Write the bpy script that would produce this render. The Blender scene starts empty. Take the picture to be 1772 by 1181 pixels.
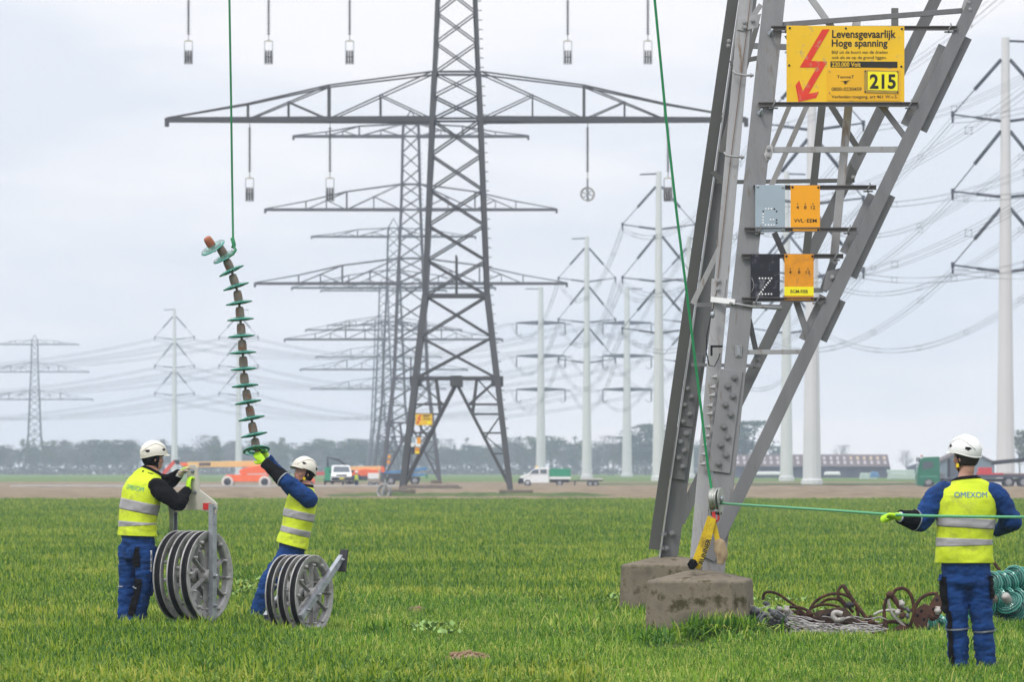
import bpy, bmesh, math, random
from mathutils import Vector, Matrix, noise
from mathutils.bvhtree import BVHTree
V = Vector
rnd = random.Random(7)
sc = bpy.context.scene
COL = sc.collection
# ------------------------------------------------------------------ camera
CAMH = 1.6; FPX = 9844.0; HOR = 812.0; CX = 886.0      # photo pixels of the 1772 px frame
cam = bpy.data.cameras.new('camera'); cam.lens = 200.0; cam.sensor_width = 36.0
cam.shift_y = (HOR - 590.5) / 1772.0
cam.clip_start = 1.0; cam.clip_end = 6000.0
cam.dof.use_dof = True; cam.dof.focus_distance = 54.0; cam.dof.aperture_fstop = 9.0
co = bpy.data.objects.new('camera', cam); COL.objects.link(co)
co.location = (0, 0, CAMH); co.rotation_euler = (math.radians(90), 0, 0)
sc.camera = co
def W(px, py, Y): return V(((px - CX) * Y / FPX, Y, CAMH + (HOR - py) * Y / FPX))
def GY(py): return FPX * CAMH / (py - HOR)
# ------------------------------------------------------------------ sky, sun, exposure
SUN_EL, SUN_AZ = math.radians(52), math.radians(215)     # azimuth from north (+Y) clockwise: behind the camera, to the left
w = bpy.data.worlds.new('World'); sc.world = w; w.use_nodes = True
nt = w.node_tree; nt.nodes.clear(); N = nt.nodes.new; Lk = nt.links.new
out = N('ShaderNodeOutputWorld')
sky = N('ShaderNodeTexSky'); sky.sky_type = 'NISHITA'; sky.sun_disc = False
sky.sun_elevation = SUN_EL; sky.sun_rotation = SUN_AZ; sky.dust_density = 3.0; sky.air_density = 1.2
b1 = N('ShaderNodeBackground'); b1.inputs[1].default_value = 0.09; Lk(sky.outputs[0], b1.inputs[0])
tc = N('ShaderNodeTexCoord'); mp = N('ShaderNodeMapping'); mp.inputs['Scale'].default_value = (8, 8, 34)
Lk(tc.outputs['Generated'], mp.inputs[0])
n1 = N('ShaderNodeTexNoise'); n1.inputs['Scale'].default_value = 1.0; n1.inputs['Detail'].default_value = 5; n1.inputs['Roughness'].default_value = .55
Lk(mp.outputs[0], n1.inputs['Vector'])
rp = N('ShaderNodeValToRGB'); rp.color_ramp.elements[0].position = .42; rp.color_ramp.elements[1].position = .60
rp.color_ramp.elements[0].color = (.70, .735, .80, 1); rp.color_ramp.elements[1].color = (.88, .86, .875, 1)
Lk(n1.outputs['Fac'], rp.inputs[0])
b2 = N('ShaderNodeBackground'); b2.inputs[1].default_value = 1.06; sx_ = N('ShaderNodeSeparateXYZ'); Lk(tc.outputs['Generated'], sx_.inputs[0]); mr_ = N('ShaderNodeMapRange'); mr_.inputs[1].default_value = .08; mr_.inputs[2].default_value = .75; mr_.inputs[3].default_value = 1.1; mr_.inputs[4].default_value = 2.0; Lk(sx_.outputs[2], mr_.inputs[0]); Lk(mr_.outputs[0], b2.inputs[1]); Lk(rp.outputs[0], b2.inputs[0])
mx = N('ShaderNodeMixShader'); mx.inputs[0].default_value = .90
Lk(b1.outputs[0], mx.inputs[1]); Lk(b2.outputs[0], mx.inputs[2]); Lk(mx.outputs[0], out.inputs[0])
sl = bpy.data.lights.new('sun', 'SUN'); sl.energy = 1.4; sl.angle = math.radians(14); sl.color = (1, .96, .9)
so = bpy.data.objects.new('sun', sl); COL.objects.link(so)
sd = V((math.sin(SUN_AZ) * math.cos(SUN_EL), math.cos(SUN_AZ) * math.cos(SUN_EL), math.sin(SUN_EL)))
so.rotation_euler = (-sd).to_track_quat('-Z', 'Y').to_euler(); so.location = sd * 60 + V((0, 50, 0))
sc.view_settings.view_transform = 'Standard'; sc.view_settings.look = 'None'
sc.view_settings.exposure = 0.24; sc.view_settings.gamma = 1.0
sc.render.engine = 'CYCLES'
sc.cycles.use_denoising = True; sc.cycles.max_bounces = 6; sc.cycles.diffuse_bounces = 3; sc.cycles.glossy_bounces = 3
sc.cycles.transmission_bounces = 6; sc.cycles.transparent_max_bounces = 12; sc.cycles.volume_bounces = 1
sc.cycles.caustics_reflective = False; sc.cycles.caustics_refractive = False
# ------------------------------------------------------------------ mesh builder
WLOC = {}
def frame(t, up=V((0, 0, 1))):
    t = t.normalized()
    if abs(t.dot(up)) > .98: up = V((0, 1, 0)) if abs(t.y) < .9 else V((1, 0, 0))
    s = t.cross(up).normalized(); return t, s, s.cross(t).normalized()
class MB:
    def __init__(s): s.v = []; s.f = []; s.m = []; s.s = []
    def add(s, vs, fs, m=0, sm=False):
        o = len(s.v); s.v += [V(p) for p in vs]
        for f in fs: s.f.append([o + i for i in f]); s.m.append(m); s.s.append(sm)
        return s
    def box(s, c, size, R=None, m=0):
        c = V(c); hx, hy, hz = [d / 2 for d in size]; vs = []
        for z in (-hz, hz):
            for x, y in ((-hx, -hy), (hx, -hy), (hx, hy), (-hx, hy)):
                p = V((x, y, z)); vs.append(c + (R @ p if R else p))
        return s.add(vs, [(3, 2, 1, 0), (4, 5, 6, 7), (0, 1, 5, 4), (1, 2, 6, 5), (2, 3, 7, 6), (3, 0, 4, 7)], m)
    def bar(s, p0, p1, wd, th, side=None, m=0):     # wd along side, th along the third axis
        p0, p1 = V(p0), V(p1); t = (p1 - p0).normalized()
        if side is None: t, sd_, up = frame(t)
        else: sd_ = (V(side) - t * t.dot(V(side))).normalized(); up = sd_.cross(t)
        vs = []
        for p in (p0, p1):
            for a, b in ((-1, -1), (1, -1), (1, 1), (-1, 1)): vs.append(p + sd_ * wd / 2 * a + up * th / 2 * b)
        return s.add(vs, [(3, 2, 1, 0), (4, 5, 6, 7), (0, 1, 5, 4), (1, 2, 6, 5), (2, 3, 7, 6), (3, 0, 4, 7)], m)
    def angle(s, p0, p1, wd, th, side, nrm, w2=None, flip=1, m=0):   # steel angle: flange along side, second flange along nrm at its flip edge
        p0, p1 = V(p0), V(p1); t = (p1 - p0).normalized()
        sd_ = (V(side) - t * t.dot(V(side))).normalized(); nr = (V(nrm) - t * t.dot(V(nrm))); nr = (nr - sd_ * sd_.dot(nr)).normalized()
        w2 = w2 or wd; e = sd_ * (wd / 2 * flip); q = -flip
        sec = [e, e + sd_ * q * wd, e + sd_ * q * wd + nr * th, e + sd_ * q * th + nr * th, e + sd_ * q * th + nr * w2, e + nr * w2]
        vs = [p + c for p in (p0, p1) for c in sec]; n = 6
        fs = [tuple(range(n))[::-1], tuple(range(n, 2 * n))] + [(i, (i + 1) % n, n + (i + 1) % n, n + i) for i in range(n)]
        return s.add(vs, fs, m)
    def tube(s, pts, r, n=8, caps=True, closed=False, m=0, sm=True):
        pts = [V(p) for p in pts]; k = len(pts); rs = r if isinstance(r, (list, tuple)) else [r] * k
        t0 = (pts[1] - pts[0]).normalized(); _, sd_, up = frame(t0); vs = []
        for i, p in enumerate(pts):
            a = pts[(i - 1) % k] if closed or i else p; b = pts[(i + 1) % k] if closed or i < k - 1 else p
            t = (b - a).normalized(); sd_ = (sd_ - t * t.dot(sd_)).normalized(); up = sd_.cross(t)
            for j in range(n):
                g = 2 * math.pi * j / n; vs.append(p + (sd_ * math.cos(g) + up * math.sin(g)) * rs[i])
        fs = []
        for i in range(k if closed else k - 1):
            for j in range(n): fs.append((i * n + j, i * n + (j + 1) % n, ((i + 1) % k) * n + (j + 1) % n, ((i + 1) % k) * n + j))
        s.add(vs, fs, m, sm)
        if caps and not closed:
            o = len(s.v) - len(vs)
            s.f.append([o + j for j in range(n)][::-1]); s.m.append(m); s.s.append(False)
            s.f.append([o + (k - 1) * n + j for j in range(n)]); s.m.append(m); s.s.append(False)
        return s
    def lathe(s, prof, o, axis, n=24, m=0, sm=True):   # prof: (r, h) along axis from o
        o = V(o); t, a, b = frame(V(axis)); vs = []
        for r, h in prof:
            for j in range(n):
                g = 2 * math.pi * j / n; vs.append(o + t * h + (a * math.cos(g) + b * math.sin(g)) * max(r, 1e-4))
        k = len(prof); fs = [(i * n + j, i * n + (j + 1) % n, (i + 1) * n + (j + 1) % n, (i + 1) * n + j) for i in range(k - 1) for j in range(n)]
        return s.add(vs, fs, m, sm)
    def prism(s, pts, vec, m=0):
        pts = [V(p) for p in pts]; n = len(pts); vec = V(vec)
        return s.add(pts + [p + vec for p in pts], [tuple(range(n))[::-1], tuple(range(n, 2 * n))] + [(i, (i + 1) % n, n + (i + 1) % n, n + i) for i in range(n)], m)
    def ell(s, c, r, R=None, nu=16, nv=10, m=0):
        c = V(c); vs = []
        if not isinstance(r, (list, tuple)): r = (r, r, r)
        for i in range(nv + 1):
            e = -math.pi / 2 + math.pi * i / nv
            for j in range(nu):
                a = 2 * math.pi * j / nu; p = V((r[0] * math.cos(e) * math.cos(a), r[1] * math.cos(e) * math.sin(a), r[2] * math.sin(e)))
                if i in (0, nv): p += V((math.cos(a), math.sin(a), 0)) * 1e-4
                vs.append(c + (R @ p if R else p))
        return s.add(vs, [(i * nu + j, i * nu + (j + 1) % nu, (i + 1) * nu + (j + 1) % nu, (i + 1) * nu + j) for i in range(nv) for j in range(nu)], m, True)
    def bolt(s, p, nrm, r=.022, h=.02, m=0):
        s.lathe([(0, 0), (r * 1.35, 0), (r * 1.35, h * .3), (r, h * .3), (r, h), (r * .55, h), (r * .5, h * 1.7), (0, h * 1.7)], p, nrm, 6, m, False); return s
    def xf(s, Mx): s.v = [Mx @ p for p in s.v]; return s
    def join(s, o): s.add(o.v, o.f); s.m[-len(o.f):] = o.m; s.s[-len(o.f):] = o.s; return s
    def mesh(s, name, mats, off):
        me = bpy.data.meshes.new(name); me.from_pydata([p - off for p in s.v], [], s.f)
        for m in (mats if isinstance(mats, (list, tuple)) else [mats]): me.materials.append(m)
        me.polygons.foreach_set('material_index', s.m); me.polygons.foreach_set('use_smooth', s.s)
        bm = bmesh.new(); bm.from_mesh(me); bmesh.ops.recalc_face_normals(bm, faces=bm.faces); bm.to_mesh(me); bm.free(); me.update()
        return me
    def build(s, name, mats, parent=None, bevel=0):
        off = WLOC[parent.name] if parent else V()
        o = bpy.data.objects.new(name, s.mesh(name, mats, off)); return place(o, parent, bevel)
def place(o, parent, bevel=0):
    COL.objects.link(o); WLOC[o.name] = (WLOC[parent.name] if parent else V()).copy()
    if parent: o.parent = parent
    if bevel:
        b = o.modifiers.new('bevel', 'BEVEL'); b.width = bevel; b.segments = 2; b.limit_method = 'ANGLE'; b.angle_limit = .6
    return o
def tag(o, label=None, cat=None, group=None, kind=None):
    for k, v in (('label', label), ('category', cat), ('group', group), ('kind', kind)):
        if v: o[k] = v
    return o
def thing(name, loc, label, cat, group=None):
    o = bpy.data.objects.new(name, None); o.empty_display_size = .2; COL.objects.link(o); o.location = loc; WLOC[o.name] = V(loc)
    return tag(o, label, cat, group)
KIDS = {}
def copy_tree(o, loc=None, label=None, group=None, rz=None, scale=None, par=None):
    c = o.copy(); COL.objects.link(c)
    if par: c.parent = par
    if loc is not None: c.location = loc
    if rz is not None: c.rotation_euler = (0, 0, rz)
    if scale is not None: c.scale = scale if isinstance(scale, (tuple, list)) else (scale,) * 3
    if label: c['label'] = label
    if group: c['group'] = group
    for ch in [x for x in COL.objects if x.parent == o]: copy_tree(ch, par=c)
    return c
def remesh(mb, voxel, name, mats, parent, smooth=3, disp=None, post=None):
    me = mb.mesh(name, mats, V()); o = bpy.data.objects.new(name, me); COL.objects.link(o)
    r = o.modifiers.new('r', 'REMESH'); r.mode = 'VOXEL'; r.voxel_size = voxel; r.use_smooth_shade = True
    if smooth:
        q = o.modifiers.new('s', 'SMOOTH'); q.iterations = smooth; q.factor = .5
    dg = bpy.context.evaluated_depsgraph_get(); ev = o.evaluated_get(dg)
    m2 = bpy.data.meshes.new_from_object(ev, depsgraph=dg); bpy.data.objects.remove(o); bpy.data.meshes.remove(me)
    m2.name = name; m2.materials.clear(); m2.materials.append(mats)
    off = WLOC[parent.name] if parent else V()
    ns = [v.normal.copy() for v in m2.vertices]
    for v, nn in zip(m2.vertices, ns):
        if disp: v.co += nn * disp(v.co)
        v.co -= off
    m2.update()
    return place(bpy.data.objects.new(name, m2), parent)
# ------------------------------------------------------------------ materials
def M(name, col, rough=.6, metal=0, var=.12, scale=5, col2=None, c2=(3, .5, .62), bump=0, bscale=60, spec=.4, trans=0, alpha=1, stretch=None, sheen=0, randv=0, ior=None):
    m = bpy.data.materials.new(name); m.use_nodes = True; t = m.node_tree; p = t.nodes['Principled BSDF']; n = t.nodes.new; l = t.links.new
    p.inputs['Roughness'].default_value = rough; p.inputs['Metallic'].default_value = metal; p.inputs['Specular IOR Level'].default_value = spec
    if trans: p.inputs['Transmission Weight'].default_value = trans
    if ior: p.inputs['IOR'].default_value = ior
    tc = n('ShaderNodeTexCoord'); vec = tc.outputs['Object']
    if stretch:
        mp = n('ShaderNodeMapping'); mp.inputs['Scale'].default_value = stretch; l(vec, mp.inputs[0]); vec = mp.outputs[0]
    ns = n('ShaderNodeTexNoise'); ns.inputs['Scale'].default_value = scale; ns.inputs['Detail'].default_value = 6; l(vec, ns.inputs['Vector'])
    r = n('ShaderNodeValToRGB'); r.color_ramp.elements[0].position = .3; r.color_ramp.elements[1].position = .7
    r.color_ramp.elements[0].color = tuple(max(0, c * (1 - var)) for c in col) + (1,); r.color_ramp.elements[1].color = tuple(c * (1 + var) for c in col) + (1,)
    l(ns.outputs['Fac'], r.inputs[0]); cur = r.outputs[0]
    if col2:
        n2 = n('ShaderNodeTexNoise'); n2.inputs['Scale'].default_value = c2[0]; n2.inputs['Detail'].default_value = 8; n2.inputs['Roughness'].default_value = .65; l(vec, n2.inputs['Vector'])
        r2 = n('ShaderNodeMapRange'); r2.inputs[1].default_value = c2[1]; r2.inputs[2].default_value = c2[2]; l(n2.outputs['Fac'], r2.inputs[0])
        mm = n('ShaderNodeMix'); mm.data_type = 'RGBA'; l(r2.outputs[0], mm.inputs[0]); l(cur, mm.inputs[6]); mm.inputs[7].default_value = tuple(col2) + (1,); cur = mm.outputs[2]
    if randv:
        oi = n('ShaderNodeObjectInfo'); hs = n('ShaderNodeHueSaturation'); mr = n('ShaderNodeMapRange'); mr.inputs[3].default_value = 1 - randv; mr.inputs[4].default_value = 1 + randv
        l(oi.outputs['Random'], mr.inputs[0]); l(mr.outputs[0], hs.inputs['Value']); l(cur, hs.inputs['Color']); cur = hs.outputs[0]
    l(cur, p.inputs['Base Color'])
    if bump:
        nb = n('ShaderNodeTexNoise'); nb.inputs['Scale'].default_value = bscale; nb.inputs['Detail'].default_value = 5; l(vec, nb.inputs['Vector'])
        bp = n('ShaderNodeBump'); bp.inputs['Strength'].default_value = bump; bp.inputs['Distance'].default_value = .02; l(nb.outputs['Fac'], bp.inputs['Height']); l(bp.outputs[0], p.inputs['Normal'])
    return m
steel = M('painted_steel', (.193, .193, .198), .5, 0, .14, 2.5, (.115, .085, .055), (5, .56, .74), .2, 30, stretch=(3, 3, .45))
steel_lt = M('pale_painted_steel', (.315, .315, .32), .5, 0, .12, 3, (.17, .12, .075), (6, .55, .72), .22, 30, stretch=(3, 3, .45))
steel_dk = M('dark_steel', (.105, .105, .10), .5, 0, .12, 2, None, (3, .5, .6), .1, 30)  # darker grey tone for the rear leg's left flange and several inner members
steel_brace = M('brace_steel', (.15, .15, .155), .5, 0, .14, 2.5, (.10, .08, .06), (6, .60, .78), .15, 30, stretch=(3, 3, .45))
far_steel = M('lattice_steel', (.06, .06, .062), .55, 0, .12, 1)
galv = M('galvanised_steel', (.36, .38, .41), .38, .55, .18, 9, (.22, .23, .25), (14, .5, .7), .1, 60)
alu = M('cast_aluminium', (.38, .37, .36), .45, .3, .2, 8, (.14, .12, .10), (12, .52, .74), .15, 60)
rubber = M('black_rubber', (.026, .026, .028), .7, 0, .2, 10, spec=.15)
darkmetal = M('dark_metal', (.03, .03, .033), .45, .3, .2, 8)
cream = M('cream_painted_plate', (.47, .45, .39), .45, 0, .08, 6, (.26, .21, .15), (12, .62, .78))
concrete = M('weathered_concrete', (.185, .158, .12), .95, 0, .3, 6, (.06, .052, .026), (6, .52, .64), .3, 70, .1)
red = M('red_paint', (.55, .03, .03), .5)
white = M('white_paint', (.78, .78, .78), .4, 0, .04)
black = M('black_plastic', (.008, .008, .009), .5, spec=.2)
yellow = M('yellow_paint', (.85, .62, .02), .5)
# ------------------------------------------------------------------ ground, fields
def ground_mat():
    m = bpy.data.materials.new('field_ground'); m.use_nodes = True; t = m.node_tree; p = t.nodes['Principled BSDF']; n = t.nodes.new; l = t.links.new
    p.inputs['Roughness'].default_value = 1; p.inputs['Specular IOR Level'].default_value = .1
    tc = n('ShaderNodeTexCoord'); a = n('ShaderNodeTexNoise'); a.inputs['Scale'].default_value = .35; a.inputs['Detail'].default_value = 9; a.inputs['Roughness'].default_value = .7; l(tc.outputs['Object'], a.inputs['Vector'])
    r = n('ShaderNodeValToRGB'); e = r.color_ramp.elements; e[0].position = .3; e[1].position = .72; e[0].color = (.06, .115, .014, 1); e[1].color = (.13, .19, .03, 1)
    l(a.outputs['Fac'], r.inputs[0]); l(r.outputs[0], p.inputs['Base Color']); return m
def sheet(name, x0, x1, y0, y1, z, mat, nx=1, ny=1, hf=None):
    b = MB(); vs = []
    for j in range(ny + 1):
        for i in range(nx + 1):
            x = x0 + (x1 - x0) * i / nx; y = y0 + (y1 - y0) * j / ny; vs.append((x, y, z + (hf(x, y) if hf else 0)))
    b.add(vs, [(j * (nx + 1) + i, j * (nx + 1) + i + 1, (j + 1) * (nx + 1) + i + 1, (j + 1) * (nx + 1) + i) for j in range(ny) for i in range(nx)], 0, True)
    return b.build(name, mat)
tag(sheet('ground', -560, 560, 4, 1780, 0, ground_mat()), kind='structure')
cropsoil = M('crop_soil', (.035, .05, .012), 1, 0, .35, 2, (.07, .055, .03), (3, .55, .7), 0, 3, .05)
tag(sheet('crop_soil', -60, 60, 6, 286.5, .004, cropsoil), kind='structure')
soil = M('ploughed_soil', (.175, .132, .082), 1, 0, .4, .8, (.24, .19, .125), (.5, .45, .6), 1, 3, .1)
def soil_h(x, y):
    e = min(1, max(0, (y - 287) / 8)) * min(1, max(0, (662 - y) / 10)) * min(1, max(0, (128 - abs(x)) / 6))
    return e * (.06 + .07 * noise.noise(V((x * .6, y * .35, 3))) + .05 * math.sin(y * 1.1 + .6 * noise.noise(V((x * .05, y * .1, 0)))))
tag(sheet('ploughed_field', -130, 130, 287, 665, .004, soil, 150, 360, soil_h), kind='structure')
road = M('concrete_track', (.42, .41, .4), .9, 0, .1, .5)
b = MB(); b.add([(-42, 476, .22), (-7, 476, .22), (-6, 481, .22), (-42, 481, .22), (-42, 476, .0), (-7, 476, .0)], [(0, 1, 2, 3), (4, 5, 1, 0)])
tag(b.build('temporary_track', road), kind='structure')
strip = M('rough_grass_verge', (.055, .095, .022), 1, 0, .35, 1.2, (.11, .14, .04), (.6, .45, .6), 0, 3, .1)
def verge_h(x, y):
    u = max(0, 1 - abs(y - 318) / 12); r = max(0, 1 - max(0, abs(x + 2.5) - 6.5) / 3.0)
    return u * r * (.22 + .16 * noise.noise(V((x * .8, y * .4, 9))) + .08 * noise.noise(V((x * 3, y * 1.5, 9)))) - .03
tag(sheet('grass_verge', -14, 8, 303, 333, .03, strip, 90, 60, verge_h), kind='structure')
def verge2(x, y):
    return .10 * max(0, 1 - abs(x - 41) / 40) * max(0, 1 - abs(y - 545) / 45)
tag(sheet('grass_strip', 8, 118, 520, 590, .12, strip, 30, 10, verge2), kind='structure')
def mound(cx, cy, rx, ry, h, label, seed):
    b = MB(); vs = [V((cx, cy, h))]; n = 28; fs = []
    for k, q in enumerate((.3, .6, .85, 1.0)):
        for j in range(n):
            a = 2 * math.pi * j / n; f = q * (1 + .25 * noise.noise(V((math.cos(a) * 1.5, math.sin(a) * 1.5, seed))))
            vs.append(V((cx + rx * f * math.cos(a), cy + ry * f * math.sin(a), h * max(0, math.cos(q * 1.57)) * (1 + .4 * noise.noise(V((math.cos(a) * 3 * q, math.sin(a) * 3 * q, seed + 5)))) - (.02 if q == 1 else 0))))
    for j in range(n): fs.append((0, 1 + j, 1 + (j + 1) % n))
    for k in range(3):
        for j in range(n): fs.append((1 + k * n + j, 1 + (k + 1) * n + j, 1 + (k + 1) * n + (j + 1) % n, 1 + k * n + (j + 1) % n))
    b.add(vs, fs, 0, True)
    # clods on the heap
    r = random.Random(seed)
    for k in range(60):
        a = r.uniform(0, 6.28); q = math.sqrt(r.random()); s = r.uniform(.008, .026)
        b.ell((cx + rx * q * math.cos(a), cy + ry * q * math.sin(a), h * math.cos(q * 1.5) + s * .4), (s, s * r.uniform(.7, 1.2), s * .8), Matrix.Rotation(r.uniform(0, 3), 3, 'Z'), 6, 4)
    o = b.build('soil_heap', molesoil); tag(o, label, 'soil heap', 'small bare soil heaps in the grass')
molesoil = M('dry_clod_soil', (.24, .16, .10), 1, 0, .35, 20, (.33, .25, .18), (12, .5, .6), .8, 60, .1)
p = W(808, 1142, GY(1142)); mound(p.x, p.y, .2, .5, .055, 'nearest low heap of bare brown soil in the grass', 3)
p = W(722, 1060, GY(1066)); mound(p.x, p.y, .16, .55, .08, 'yellowish clump of bare soil farther back in the grass right of the reels', 8)
# ------------------------------------------------------------------ grass (stuff)
def blade_mat(name, c0, c1, c2):
    m = bpy.data.materials.new(name); m.use_nodes = True; t = m.node_tree; n = t.nodes.new; l = t.links.new; t.nodes.clear()
    o = n('ShaderNodeOutputMaterial'); d = n('ShaderNodeBsdfPrincipled'); d.inputs['Roughness'].default_value = .55; d.inputs['Specular IOR Level'].default_value = .35
    tr = n('ShaderNodeBsdfTranslucent'); mx = n('ShaderNodeMixShader'); mx.inputs[0].default_value = .35
    at = n('ShaderNodeAttribute'); at.attribute_name = 'tone'; oi = n('ShaderNodeObjectInfo')
    r = n('ShaderNodeValToRGB'); e = r.color_ramp.elements; e[0].color = c0 + (1,); e[1].color = c2 + (1,); e[0].position = .1; e[1].position = 1.0
    x = e.new(.6); x.color = c1 + (1,)
    ad = n('ShaderNodeMath'); ad.operation = 'MULTIPLY_ADD'; ad.inputs[1].default_value = .3; l(oi.outputs['Random'], ad.inputs[0]); l(at.outputs['Fac'], ad.inputs[2])
    ge = n('ShaderNodeNewGeometry'); wn = n('ShaderNodeTexNoise'); wn.inputs['Scale'].default_value = .22; wn.inputs['Detail'].default_value = 3; l(ge.outputs['Position'], wn.inputs['Vector'])
    a2 = n('ShaderNodeMath'); a2.operation = 'MULTIPLY_ADD'; a2.inputs[1].default_value = 1.25; l(wn.outputs['Fac'], a2.inputs[0]); l(ad.outputs[0], a2.inputs[2])
    a3 = n('ShaderNodeMath'); a3.operation = 'SUBTRACT'; a3.inputs[1].default_value = .78; l(a2.outputs[0], a3.inputs[0])
    l(a3.outputs[0], r.inputs[0]); l(r.outputs[0], d.inputs['Base Color']); l(r.outputs[0], tr.inputs[0])
    l(d.outputs[0], mx.inputs[1]); l(tr.outputs[0], mx.inputs[2]); l(mx.outputs[0], o.inputs[0]); return m
def tuft(name, mat, nb, rad, h0, h1, wd, lean, seed, droop=.5):
    r = random.Random(seed); vs = []; fs = []; tone = []
    for k in range(nb):
        a = r.uniform(0, 6.283); q = rad * math.sqrt(r.random()); base = V((q * math.cos(a), q * math.sin(a), -.01))
        az = r.uniform(0, 6.283); dr = V((math.cos(az), math.sin(az), 0)); sd_ = V((-dr.y, dr.x, 0)); tw = r.uniform(-.9, .9); sd_ = (sd_ * math.cos(tw) + dr * math.sin(tw))
        h = r.uniform(h0, h1); ln = r.uniform(.1, lean); wv = wd * r.uniform(.7, 1.2); o = len(vs); tn = r.random() ** 1.3 * .8 + (.5 if r.random() < .05 else 0)
        for i, u in enumerate((0, .4, .75, 1)):
            z = h * (u - droop * ln * u ** 3); d = h * ln * u ** 1.9; ww = wv * (1, .95, .6, .06)[i]
            vs += [base + dr * d + V((0, 0, z)) - sd_ * ww / 2, base + dr * d + V((0, 0, z)) + sd_ * ww / 2]; tone += [tn, tn]
        for i in range(3): fs.append((o + 2 * i, o + 2 * i + 1, o + 2 * i + 3, o + 2 * i + 2))
    me = bpy.data.meshes.new(name); me.from_pydata(vs, [], fs); me.materials.append(mat)
    at = me.attributes.new('tone', 'FLOAT', 'POINT'); at.data.foreach_set('value', tone)
    for p in me.polygons: p.use_smooth = True
    return bpy.data.objects.new(name, me)
def scatter(name, protos, pts, kind='stuff'):
    c = bpy.data.collections.new(name + '_tufts')
    for p in protos: c.objects.link(p)
    me = bpy.data.meshes.new(name); me.from_pydata([q[0] for q in pts], [], [])
    for nm, ty, ix in (('rz', 'FLOAT', 1), ('sc', 'FLOAT', 2)):
        me.attributes.new(nm, ty, 'POINT').data.foreach_set('value', [q[ix] for q in pts])
    me.attributes.new('id_', 'INT', 'POINT').data.foreach_set('value', [i * 7919 % len(protos) for i in range(len(pts))])
    o = bpy.data.objects.new(name, me); COL.objects.link(o)
    g = bpy.data.node_groups.new(name, 'GeometryNodeTree'); g.interface.new_socket('Geometry', in_out='INPUT', socket_type='NodeSocketGeometry'); g.interface.new_socket('Geometry', in_out='OUTPUT', socket_type='NodeSocketGeometry')
    n = g.nodes.new; l = g.links.new; gi = n('NodeGroupInput'); go = n('NodeGroupOutput'); ip = n('GeometryNodeInstanceOnPoints'); ci = n('GeometryNodeCollectionInfo')
    ci.inputs['Collection'].default_value = c; ci.inputs['Separate Children'].default_value = True; ci.inputs['Reset Children'].default_value = True
    def na(nm, ty):
        q = n('GeometryNodeInputNamedAttribute'); q.data_type = ty; q.inputs['Name'].default_value = nm; return q.outputs[0]
    cb = n('ShaderNodeCombineXYZ'); l(na('rz', 'FLOAT'), cb.inputs[2]); er = n('FunctionNodeEulerToRotation'); l(cb.outputs[0], er.inputs[0])
    l(gi.outputs[0], ip.inputs['Points']); l(ci.outputs[0], ip.inputs['Instance']); ip.inputs['Pick Instance'].default_value = True
    l(na('id_', 'INT'), ip.inputs['Instance Index']); l(er.outputs[0], ip.inputs['Rotation']); l(na('sc', 'FLOAT'), ip.inputs['Scale']); l(ip.outputs[0], go.inputs[0])
    md = o.modifiers.new('scatter', 'NODES'); md.node_group = g
    return tag(o, kind=kind)
wheat = blade_mat('wheat_blade', (.045, .135, .007), (.235, .355, .018), (.50, .48, .09))
rough = blade_mat('rough_grass_blade', (.035, .13, .006), (.215, .385, .018), (.5, .5, .12))
FOUND = [(W(1210, 1000, 54.3), .62), (W(1150, 980, 60.6), .66)]
def clear(x, y):
    for c, r in FOUND:
        if abs(x - c.x) < r * .82 and -r * (1.75 if c.y < 57 else .7) < y - c.y < r * .7: return False
    for px0, px1, y0, y1 in ((1296, 1545, 53.75, 55.3), (1545, 1625, 54.6, 55.6), (1712, 1830, 57.9, 60.2)):
        if y0 < y < y1 and px0 < CX + x * FPX / y < px1 + 10 * noise.noise(V((y * 4, 0, 0))): return False
    return True
def rough_zone(x, y):           # mown-round strip and the ungrazed patch round the pylon feet
    px = CX + x * FPX / y; py = HOR + CAMH * FPX / y
    e = 18 * noise.noise(V((px * .02, py * .03, 4)))
    a = ((px - 830 + e) / 330) ** 2 + ((py - 1098 + e * .5) / 62) ** 2 < 1
    b_ = px > 1040 + e and py > 1058 + e * .4
    return a or b_
R = random.Random(5); pw = []; pr = []
for y0, y1, dens, s in ((41, 52, 62, 1.0), (52, 64, 48, 1.05), (64, 85, 27, 1.15), (85, 130, 16, 1.25), (130, 200, 10, 1.5), (200, 284, 7, 1.6)):
    xm = y1 * .10 + 3.2; k = int((y1 - y0) * 2 * xm * dens)
    for i in range(k):
        y = R.uniform(y0, y1); x = R.uniform(-xm, xm)
        if abs(x) > y * .096 + 3 or not clear(x, y): continue
        sz = s * R.uniform(.75, 1.2) * (1 + .28 * noise.noise(V((x * .5, y * .35, 1))))
        if rough_zone(x, y):
            sz *= .38 if 49.6 < y < 53.6 and 1105 < CX + x * FPX / y < 1236 else 1
            pr.append(((x, y, 0), R.uniform(0, 6.28), sz * 1.05 * (1 + .6 * noise.noise(V((x * 1.1, y * .8, 7))))))
        else:
            x = round(x / .125) * .125 + R.gauss(0, .022) if y < 90 else x
            pw.append(((x, y, 0), R.uniform(0, 6.28), sz))
for p_, r_ in FOUND[1:]:            # longer grass hugging the foundations
    for i in range(55):
        a = R.uniform(math.pi, 2 * math.pi); q = r_ * R.uniform(.8, 1.25)
        pr.append(((p_.x + q * math.cos(a) * .95, p_.y + q * math.sin(a) * .9, 0), R.uniform(0, 6.28), R.uniform(1.7, 2.9)))
for i in range(110):
    p_ = W(R.gauss(1250, 20), 1098, R.gauss(53.05, .08)); pr.append(((p_.x, p_.y, 0), R.uniform(0, 6.28), R.uniform(1.9, 3.3)))
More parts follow.
